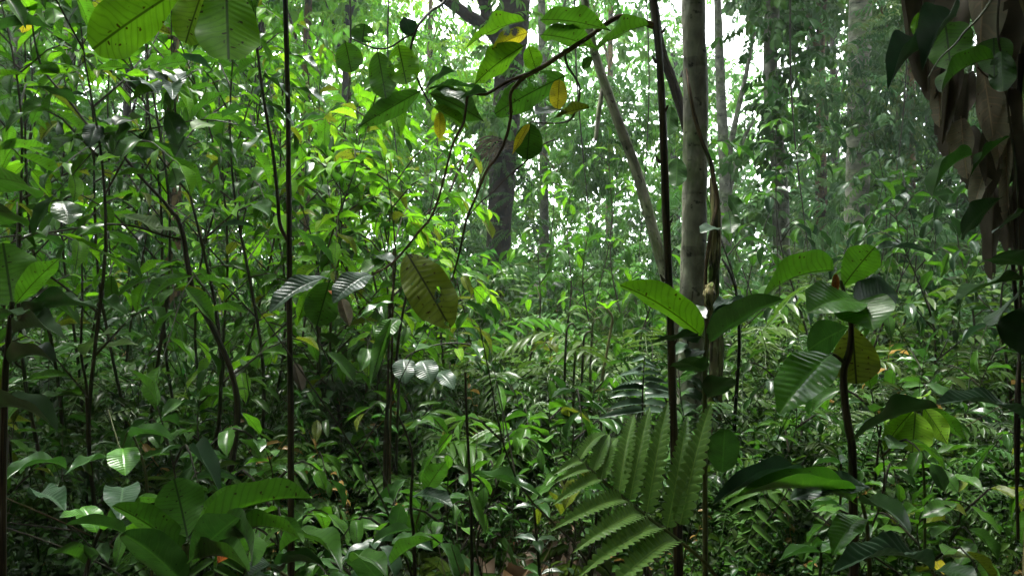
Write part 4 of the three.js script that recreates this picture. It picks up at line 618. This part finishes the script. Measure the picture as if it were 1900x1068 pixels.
{ // yellow-green palmate leaves
  const t = thing('palmate_plant', 'small plant with pale yellow-green lobed leaves behind the long dark blade leaf', 'herb', foot(1715, 2.6));
  st(t, 'stem', [[1700, 760, 2.4, 4], [1712, 850, 2.45, 4], [1716, 900, 2.5, 5], [1715, 1336, 2.6, 7]], BM.greenstem);
  lv(t, [['lance', 'lime', 1700, 750, 2.4, 1648, 790, 2.3, 40, -0.7, 0.5], ['lance', 'lime', 1702, 755, 2.4, 1640, 838, 2.3, 34, -0.7, 0.4], ['oval', 'lime', 1700, 762, 2.4, 1694, 838, 2.3, 54, -0.8, 0.3], ['lance', 'lime', 1712, 752, 2.4, 1760, 826, 2.3, 36, -0.8, 0.3], ['lance', 'green', 1720, 755, 2.4, 1796, 820, 2.35, 26, -0.6, 0.5], ['lance', 'lime', 1700, 750, 2.4, 1722, 735, 2.5, 34, -0.7, 0.5], ['lance', 'green', 1716, 855, 2.45, 1820, 826, 2.4, 20, 0, 1]]);
}
{ // low arching leaves, lower right
  const t = thing('arching_blade_plant', 'low plant with three long glossy arching leaves before the foot of the pale trunk', 'herb', foot(1620, 1.9));
  st(t, 'stem', [[1600, 930, 1.8, 6], [1610, 980, 1.8, 8], [1620, 1568, 1.9, 12]], BM.greenstem);
  lv(t, [['strap', 'steel', 1490, 888, 1.8, 1322, 938, 1.62, 24, 0.5, 0.9], ['strap', 'wet', 1590, 935, 1.8, 1368, 922, 1.66, 26, 0.4, 0.9], ['quilt', 'steel', 1460, 930, 1.75, 1615, 905, 1.8, 44, 0.6, 0.9], ['strap', 'deep', 1600, 935, 1.8, 1690, 990, 1.6, 34, 0.2, 1], ['quilt', 'wet', 1600, 960, 1.8, 1545, 1030, 1.65, 40, 0.5, 0.8]]);
  const u = thing('arching_blade_plant', 'glossy ribbed leaf lying low at the picture bottom near an orange fallen leaf', 'herb', foot(1740, 1.5));
  st(u, 'stem', [[1730, 1055, 1.4, 5], [1738, 1090, 1.4, 7], [1740, 1872, 1.5, 10]], BM.greenstem);
  lv(u, [['quilt', 'steel', 1735, 1060, 1.4, 1545, 1062, 1.2, 44, 0.4, 0.9], ['quilt', 'deep', 1730, 1062, 1.4, 1820, 1080, 1.3, 36, 0.4, 0.9]]);
}
{ // broad leaves at the edge
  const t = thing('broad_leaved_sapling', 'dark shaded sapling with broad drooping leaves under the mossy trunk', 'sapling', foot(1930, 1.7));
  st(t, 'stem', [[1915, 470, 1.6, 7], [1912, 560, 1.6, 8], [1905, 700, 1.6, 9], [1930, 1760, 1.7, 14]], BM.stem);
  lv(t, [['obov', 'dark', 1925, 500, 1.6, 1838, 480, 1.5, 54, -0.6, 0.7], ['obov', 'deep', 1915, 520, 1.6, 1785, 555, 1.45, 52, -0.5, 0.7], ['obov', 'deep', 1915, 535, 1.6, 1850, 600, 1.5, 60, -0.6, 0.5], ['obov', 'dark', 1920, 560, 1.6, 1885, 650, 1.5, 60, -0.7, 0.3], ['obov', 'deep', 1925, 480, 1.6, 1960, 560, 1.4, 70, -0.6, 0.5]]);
}
{ // climbing leaves and dead leaves on the mossy trunk
  const t = thing('hanging_dead_leaves', 'bunch of long brown withered leaves hanging down beside the mossy trunk', 'dead leaves', at(1880, -120, 2));
  st(t, 'stem', [[1890, -400, 2.05, 14], [1880, -120, 2, 14], [1872, 60, 2, 11], [1880, 180, 2, 10], [1886, 330, 2, 9], [1880, 480, 2, 8], [1892, 640, 2, 7], [1888, 900, 2, 7]], BM.dark, 8, 0.6);
  st(t, 'strip', [[1868, -60, 1.98, 8], [1858, 120, 1.97, 7], [1866, 260, 1.98, 6], [1872, 420, 1.97, 5]], BM.brown, 6, 0.7);
  st(t, 'strip', [[1896, 100, 1.96, 10], [1888, 280, 1.96, 9], [1897, 430, 1.96, 7], [1890, 620, 1.96, 4]], BM.dark, 6, 0.7);
  lv(t, [
    ['dead', 'deadpale', 1752, 60, 1.99, 1744, 236, 1.97, 30, 0.8, 0.12, '', 0.3], ['dead', 'dead', 1826, 180, 1.97, 1832, 372, 1.96, 34, 0.8, 0.12, '', -0.3], ['dead', 'dead', 1846, 330, 1.98, 1842, 520, 1.97, 34, 0.8, 0.12, '', 0.2], ['deadCurl', 'dead', 1704, -60, 2.02, 1700, 140, 2.0, 30, 0.8, 0.12, '', 0.2],
    ['dead', 'dead', 1722, -150, 2, 1722, 172, 1.98, 49, 0.8, 0.12, '', 0.33], ['dead', 'deadpale', 1822, -190, 1.95, 1816, 130, 1.93, 52, 0.8, 0.12, '', -0.33], ['deadCurl', 'dead', 1842, -150, 2.0, 1836, 200, 1.98, 48, 0.8, 0.12, '', -0.33], ['dead', 'dead', 1788, -20, 2.02, 1728, 190, 1.98, 59, 0.8, 0.12, '', 0.33], ['deadCurl', 'dead', 1766, 120, 2.0, 1748, 270, 2.0, 35, 0.8, 0.12, '', 0.00], ['dead', 'deadpale', 1784, 215, 1.98, 1796, 332, 1.96, 41, 0.8, 0.12, '', 0.33], ['dead', 'deadpale', 1815, 80, 1.95, 1848, 300, 1.93, 49, 0.8, 0.12, '', -0.26],
    ['dead', 'dead', 1800, 130, 2.03, 1780, 260, 2, 44, 0.8, 0.12, '', 0.33], ['deadCurl', 'dead', 1864, 150, 1.97, 1855, 360, 1.97, 48, 0.8, 0.12, '', -0.33], ['dead', 'deadpale', 1838, 290, 1.98, 1808, 385, 1.96, 35, 0.8, 0.12, '', 0.26], ['dead', 'dead', 1800, 230, 2.04, 1812, 360, 2.0, 48, 0.8, 0.12, '', 0.26], ['deadCurl', 'dead', 1880, 280, 1.95, 1890, 500, 1.95, 48, 0.8, 0.12, '', -0.33], ['dead', 'dead', 1862, 340, 2, 1870, 470, 1.98, 51, 0.8, 0.12, '', -0.33], ['dead', 'dead', 1850, 20, 2.05, 1860, 260, 2.05, 64, 0.8, 0.12, '', 0.07], ['dead', 'dead', 1770, 40, 2.08, 1762, 300, 2.05, 48, 0.8, 0.12, '', 0.26], ['dead', 'deadpale', 1868, 210, 1.94, 1874, 420, 1.93, 26, 0.8, 0.12, '', 0.26],
  ]);
  const u = thing('climbing_vine', 'thin climbing vine with a pale heart-shaped leaf crossing the hanging dead leaves', 'vine', at(1870, -60, 1.75));
  st(u, 'stem', [[1880, -90, 1.75, 4], [1845, -8, 1.75, 4.5], [1815, 35, 1.75, 4.5], [1790, 60, 1.75, 4], [1775, 80, 1.75, 4], [1745, 108, 1.75, 3], [1722, 145, 1.75, 2]], BM.greenstem);
  st(u, 'stem', [[1875, -60, 1.8, 4], [1855, 0, 1.8, 4], [1854, 80, 1.8, 4], [1866, 120, 1.8, 4], [1870, 190, 1.8, 3.5], [1888, 330, 1.8, 4], [1894, 620, 1.8, 5], [1885, 760, 1.75, 5], [1890, 1000, 1.75, 6]], BM.stem);
  st(u, 'stem', [[1815, 125, 1.82, 3], [1830, 140, 1.82, 3.5], [1850, 150, 1.82, 3.5], [1880, 165, 1.8, 4]], BM.stem);
  lv(u, [['heart', 'green', 1755, 42, 1.8, 1766, 134, 1.74, 66, -0.85, 0.2, 'pale heart-shaped leaf with a drip tip'], ['fold', 'steel', 1776, 30, 1.74, 1712, 132, 1.6, 38, 0.3, 0.7, 'dark shining folded leaf'], ['fold', 'steel', 1716, 90, 1.75, 1648, 168, 1.6, 26, 0.2, 0.8], ['strap', 'mid', 1852, 108, 1.75, 1748, 172, 1.65, 34, -0.6, 0.6], ['heart', 'mid', 1845, 70, 1.82, 1846, 144, 1.78, 50, -0.8, 0.3], ['lance', 'bright', 1706, 20, 1.8, 1698, 68, 1.78, 14, -0.6, 0.4], ['strap', 'deep', 1810, 286, 1.8, 1732, 366, 1.7, 32, -0.5, 0.7], ['obov', 'dark', 1862, 365, 1.75, 1786, 436, 1.65, 46, -0.8, 0.4], ['oval', 'dark', 1895, 400, 1.75, 1852, 425, 1.7, 44, -0.6, 0.5], ['lance', 'deep', 1880, 250, 1.8, 1800, 330, 1.75, 14, -0.4, 0.7], ['oval', 'deep', 1858, 90, 1.8, 1862, 170, 1.75, 36, -0.6, 0.4]]);
}
{ // the large notched frond
  const t = thing('large_fern', 'large fern frond with deeply notched leaflets rising behind the thin knobbly stem', 'fern', foot(1420, 1.7));
  st(t, 'rachis', [[1040, 838, 1.5, 2.5], [1073, 852, 1.5, 4], [1110, 884, 1.48, 5], [1160, 925, 1.47, 5.5], [1210, 965, 1.45, 6], [1252, 996, 1.44, 6], [1330, 1070, 1.45, 8], [1390, 1300, 1.55, 9], [1420, 1680, 1.7, 10]], BM.greenstem, 7);
  const row = (b, e, w, d1 = 0) => { hero(t, b[0] % 2 ? H.pinna : H.pinnaB, LM.leaflet, b, 1.47, e, 1.47 + d1, w * 0.86, { face: 0.7 + 0.2 * hr(), up: 0.65, name: 'leaflet', roll: (hr() - 0.5) * 0.5 }); };
  row([1076, 852], [1128, 806], 22, 0.1); row([1101, 873], [1131, 806], 26, 0.1); row([1116, 890], [1147, 812], 30, 0.12); row([1149, 912], [1177, 768], 36, 0.15); row([1169, 928], [1206, 755], 40, 0.15); row([1200, 952], [1240, 745], 44, 0.15); row([1238, 980], [1275, 770], 46, 0.15); row([1262, 975], [1321, 745], 50, 0.15);
  row([1076, 855], [1028, 880], 20, -0.06); row([1090, 870], [1030, 895], 22, -0.08); row([1110, 888], [1024, 938], 28, -0.1); row([1156, 926], [1022, 985], 36, -0.12); row([1186, 952], [1062, 1026], 42, -0.14); row([1222, 976], [1072, 1072], 46, -0.16); row([1252, 1000], [1110, 1120], 50, -0.18); row([1045, 842], [1020, 850], 12, 0);
}
{ // silvery fern and fiddleheads in the middle
  const t = thing('silvery_fern', 'dark fern with silvery wet leaflets in flat tiers beside the knobbly stem', 'fern', foot(1200, 2.9));
  st(t, 'rachis', [[1196, 660, 2.8, 2], [1194, 700, 2.8, 3], [1192, 760, 2.8, 4], [1196, 900, 2.85, 5], [1200, 1253, 2.9, 7]], BM.stem);
  const r = rng(31);
  for (let k = 0; k < 9; k++) for (const s of [-1, 1]) { const y = 660 + k * 12 + 5 * r() + (s > 0 ? 4 : 0), w = (20 + k * 7.5) * (0.75 + 0.45 * r()), dz = 2.72 + 0.14 * r(); hero(t, pinnaG, LM[r() < 0.75 ? 'fernsilver' : 'steel'], [1195, y], 2.8, [1195 + s * w, y + 2 + 14 * r()], dz, 9 + k * 0.9, { face: 0.55 + 0.4 * r(), up: 0.8, name: 'leaflet', roll: (r() - 0.5) * 0.5 }); }
  const fl = [[1050, 600, 785, 'tall dark hooked fern stalk, first of the curled stalks left of the straw stem'], [1066, 640, 790, 'shorter hooked fern stalk among the curled stalks beside the straw stem'], [1082, 615, 780, 'thin greenish hooked fern stalk nearest the straw stem'], [1098, 590, 770, 'slender curved fern stalk leaning towards the straw stem']];
  fl.forEach(([x, y0, y1, label], i) => { const u = thing('fern_stalk', label, 'fern stalk', foot(x, 4.2 + i * 0.1)); const d = 4.2 + i * 0.1; st(u, 'stalk', [[x + 20, y0 + 10, d, 2.5], [x + 12, y0, d, 3], [x + 4, y0 + 6, d, 3.5], [x, y0 + 40, d, 4.5], [x - 3, y1, d, 5], [x, 534 + 1.5 * F / d, d, 6]], i % 2 ? BM.greenstem : BM.stem, 6); part('curled_tip', tube([0, 1, 2, 3, 4, 5, 6].map((q) => at(x + 20 + 7 * Math.cos(q) * (1 - q / 8), y0 + 15 + 7 * Math.sin(q) * (1 - q / 8), d).sub(u.position)), [px(3, d), px(1.5, d)], 5, 3), BM.greenstem, u); });
  const s = thing('straw_stem', 'pale straw-coloured dry stem leaning up from the undergrowth before the knobbly stem', 'stem', foot(1106, 4.6));
  st(s, 'stem', [[1126, 572, 4.5, 4], [1136, 588, 4.5, 5], [1134, 610, 4.5, 5], [1124, 665, 4.5, 5.5], [1115, 720, 4.5, 6], [1110, 770, 4.5, 6], [1106, 990, 4.6, 7]], BM.straw, 7, 0.5);
  st(s, 'twig', [[1128, 574, 4.5, 3], [1112, 570, 4.5, 2], [1095, 580, 4.5, 1.5]], BM.straw, 5);
  lv(s, [['lance', 'bright', 1128, 574, 4.5, 1150, 556, 4.4, 10, 0.3, 0.9], ['lance', 'bright', 1126, 574, 4.5, 1105, 560, 4.4, 10, 0.3, 0.9]]);
}
{ // thin stems in the middle
  const t = thing('dark_stick', 'bare dark upright stick standing in the low ferns before the thick dark trunk', 'stick', foot(875, 2.3));
  st(t, 'stem', [[863, 690, 2.3, 4], [866, 780, 2.3, 5], [872, 900, 2.3, 6], [876, 1068, 2.3, 7], [875, 1441, 2.3, 9]], BM.stem);
  lv(t, [['lance', 'fern', 868, 905, 2.3, 905, 1000, 2.2, 14, 0.6, 0.6], ['lance', 'deep', 870, 880, 2.3, 1010, 925, 2.1, 22, 0.2, 1], ['eaten', 'mid', 870, 870, 2.3, 892, 852, 2.3, 22, 0, 1]]);
  const u = thing('slender_sapling', 'slender sapling with one upright lance leaf and dark crooked stem in the low herbs', 'sapling', foot(770, 2.1));
  st(u, 'stem', [[738, 770, 2.1, 3.5], [752, 800, 2.1, 4.5], [765, 845, 2.1, 5], [762, 940, 2.1, 6], [768, 1000, 2.1, 7], [770, 1527, 2.1, 9]], BM.stem);
  lv(u, [['lance', 'mid', 786, 915, 2.1, 828, 855, 2.05, 34, -0.7, 0.4], ['strap', 'deep', 765, 985, 2.1, 690, 1010, 2, 20, 0.3, 1], ['fold', 'mid', 722, 1050, 1.9, 806, 1000, 1.9, 40, -0.2, 0.9, 'arching leaf with a shining fold'], ['oval', 'deep', 712, 1090, 1.8, 652, 1022, 1.75, 52, -0.5, 0.7], ['lance', 'mid', 752, 800, 2.1, 800, 780, 2.1, 20, 0.2, 1], ['quilt', 'steel', 765, 920, 2.1, 840, 940, 2.0, 30, 0.4, 0.9]]);
  st(u, 'stalk', [[772, 972, 2.1, 4], [780, 945, 2.1, 3], [786, 915, 2.1, 2.5]], BM.greenstem, 5);
  const w = thing('slender_sapling', 'clump of thin upright dark stems with silvery drooping leaves under the ragged olive leaf', 'sapling', foot(715, 3.2));
  st(w, 'stem', [[755, 540, 3.2, 5], [742, 610, 3.2, 5], [732, 690, 3.2, 6], [718, 760, 3.2, 7], [715, 1186, 3.2, 9]], BM.stem);
  st(w, 'stem', [[722, 560, 3.2, 4], [720, 690, 3.2, 5], [712, 1186, 3.2, 8]], BM.twig);
  st(w, 'stem', [[730, 460, 3.25, 3], [728, 600, 3.2, 4], [724, 800, 3.2, 5], [720, 1186, 3.2, 6]], BM.brown);
  lv(w, [['quilt', 'steel', 748, 665, 3.1, 752, 712, 3, 34, 0.75, 0.5], ['quilt', 'steel', 782, 668, 3.1, 800, 712, 3, 34, 0.75, 0.5], ['quilt', 'steel', 812, 690, 3.1, 842, 722, 3, 26, 0.6, 0.6], ['lance', 'mid', 728, 585, 3.1, 686, 720, 3, 26, -0.6, 0.4], ['lance', 'deep', 735, 560, 3.1, 665, 590, 3, 24, 0, 1], ['quilt', 'mid', 742, 590, 3.2, 700, 640, 3.1, 30, 0.5, 0.8]]);
  const z = thing('arching_twig', 'thin dark arching twig with pointed leaves reaching to the thick dark trunk', 'twig', foot(735, 3.4));
  st(z, 'stem', [[880, 640, 3.3, 2], [840, 636, 3.3, 2.5], [790, 645, 3.3, 3], [750, 668, 3.3, 4], [738, 760, 3.35, 5], [735, 1147, 3.4, 7]], BM.stem);
  lv(z, [['lance', 'deep', 878, 638, 3.3, 892, 668, 3.2, 18, -0.3, 0.8], ['oval', 'mid', 862, 660, 3.3, 890, 672, 3.2, 20, 0, 1], ['lance', 'deep', 800, 642, 3.3, 770, 650, 3.2, 30, 0.2, 1]]);
  const n = thing('root_tangle', 'tangle of thin dry hanging rootlets clinging to the thick dark trunk', 'roots', at(935, 262, 11.4)), r = rng(17);
  for (let k = 0; k < 22; k++) { const x0 = 925 + 30 * r(), y0 = 255 + 26 * r(), s = r() < 0.75 ? -1 : 1, l = 50 + 80 * r(); st(n, 'rootlet', [[x0, y0, 11.5, 3], [x0 + s * l * 0.4, y0 - 4 + 14 * r(), 11.2, 2.6], [x0 + s * l * 0.75, y0 + 25 + 25 * r(), 11.1, 2.2], [x0 + s * l, y0 + 60 + 50 * r(), 11, 1.4]], BM.brown, 4, 0.2); }
}
{ // single leaf accents
  const t = thing('slender_sapling', 'young plant with one glossy oval hanging leaf in the shade over the dark rosette', 'sapling', foot(280, 2.2));
  st(t, 'stem', [[200, 760, 2.3, 3], [212, 800, 2.25, 3], [225, 832, 2.2, 3], [238, 800, 2.2, 4], [270, 880, 2.2, 5], [280, 1482, 2.2, 7]], BM.greenstem);
  lv(t, [['quilt', 'wet', 226, 830, 2.2, 232, 882, 2.1, 42, 0.75, 0.5, 'shining oval hanging leaf'], ['lance', 'deep', 205, 848, 2.2, 118, 882, 2.0, 20, 0.1, 1], ['arch', 'deep', 125, 872, 2.0, 0, 898, 1.8, 26, 0.2, 1], ['fold', 'steel', 352, 836, 2.2, 412, 925, 2.0, 20, 0.4, 0.8], ['strap', 'deep', 240, 812, 2.2, 320, 818, 2.1, 22, 0.3, 1]]);
  const u = thing('slender_sapling', 'thin sapling with a bright white-glinting pair of leaves under the diagonal branch', 'sapling', foot(152, 3.1));
  st(u, 'stem', [[150, 430, 3.1, 3], [152, 560, 3.1, 4], [150, 660, 3.1, 5], [160, 720, 3.1, 5], [152, 1207, 3.1, 8]], BM.stem);
  lv(u, [['quilt', 'white', 158, 660, 3.1, 204, 618, 3.0, 40, 0.5, 0.8, 'pale leaf catching the light'], ['quilt', 'white', 160, 662, 3.1, 256, 640, 3.1, 24, 0.35, 1], ['quilt', 'mid', 154, 655, 3.1, 112, 640, 3.0, 20, 0.3, 1], ['lance', 'mid', 150, 735, 3.1, 62, 745, 2.9, 26, 0, 1], ['lance', 'green', 150, 735, 3.1, 100, 730, 2.9, 22, 0, 1], ['lance', 'deep', 160, 560, 3.1, 240, 590, 2.9, 26, 0.2, 1], ['lance', 'mid', 150, 500, 3.1, 90, 480, 3, 26, 0, 1]]);
  const f = thing('fallen_leaf', 'orange-brown curled fallen leaf lying behind the dark rosette', 'fallen leaf', at(420, 1040, 1.8));
  hero(f, H.deadCurl, LM.rust, [400, 1045], 1.82, [450, 1018], 1.9, 22, { face: 0.5, up: 0.8, name: 'blade' });
  const f2 = thing('fallen_leaf', 'orange-yellow fallen leaf at the picture bottom beside the glossy ribbed leaf', 'fallen leaf', at(1745, 1050, 2));
  hero(f2, H.deadCurl, LM.yellow, [1738, 1040], 2, [1752, 1066], 1.95, 16, { face: 0.6, up: 0.6, name: 'blade' });
}

{ // crooked dead sticks and thin hanging lianas
  const r = rng(2718), zn = (x) => x < 620 ? 'near the dark rosette' : x < 1060 ? 'before the thick dark trunk' : x < 1420 ? 'around the pale trunk' : 'near the broad-leaved sapling';
  for (let k = 0; k < 34; k++) {
    const d = 2.2 + 4.5 * r(), x = ((k * 0.6180339 + 0.11) % 1) * 1900, b = foot(x, d), t = thing('dead_stick', 'thin crooked bare stick leaning in the undergrowth ' + zn(x), 'stick', b, 'bare sticks ' + zn(x));
    const l = 0.6 + 1.1 * r(), e = rdir(r, 0.35, 0.97), q = () => rdir(r, -0.4, 0.4).multiplyScalar(0.05 + 0.06 * r()), c = [V(0, -0.03, 0), e.clone().multiplyScalar(l * 0.3).add(q()), e.clone().multiplyScalar(l * 0.62).add(q()), e.clone().multiplyScalar(l)];
    part('stem', tube(c, [0.006, 0.0045, 0.003, 0.0015], 5, 4, 0.4, k), r() < 0.6 ? BM.stem : BM.brown, t);
    for (let i = 0; i < 2; i++) { const p = c[1 + i], f = e.clone().add(rdir(r, -0.2, 0.5)).normalize(); part('twig', tube([p, p.clone().addScaledVector(f, 0.12 * l).add(q().multiplyScalar(0.4)), p.clone().addScaledVector(f, 0.3 * l)], [0.003, 0.002, 0.001], 4, 3, 0.3, k + i), BM.stem, t); }
  }
  for (const [x, d, y, s, lab] of [[610, 6, 470, 40, 'behind the upright stem'], [1095, 7, 420, -30, 'between the leaning tree and the dark trunk'], [1180, 9, 500, 20, 'behind the leaning tree'], [1500, 6.5, 520, -40, 'behind the broad-leaved sapling'], [1650, 8, 480, 30, 'beside the lichen-spotted trunk'], [230, 5, 560, 50, 'behind the diagonal quilted branch'], [760, 8, 430, -40, 'beyond the whorl of drooping leaves'], [1725, 7, 560, 30, 'below the dead brown leaves']]) {
    const t = thing('hanging_liana', 'thin dark liana hanging from the canopy ' + lab, 'liana', at(x, y, d));
    const P = [0, 0.25, 0.5, 0.75, 1].map((k) => at(x + s * Math.sin(k * 5) + (r() - 0.5) * 14, y + (-900 - y) * k, d).sub(t.position));
    part('stem', tube(P, [0.004, 0.008, 0.009, 0.01, 0.012], 6, 8, 0.3, x), BM.stem, t);
  }
}
renderer.render(scene, camera);
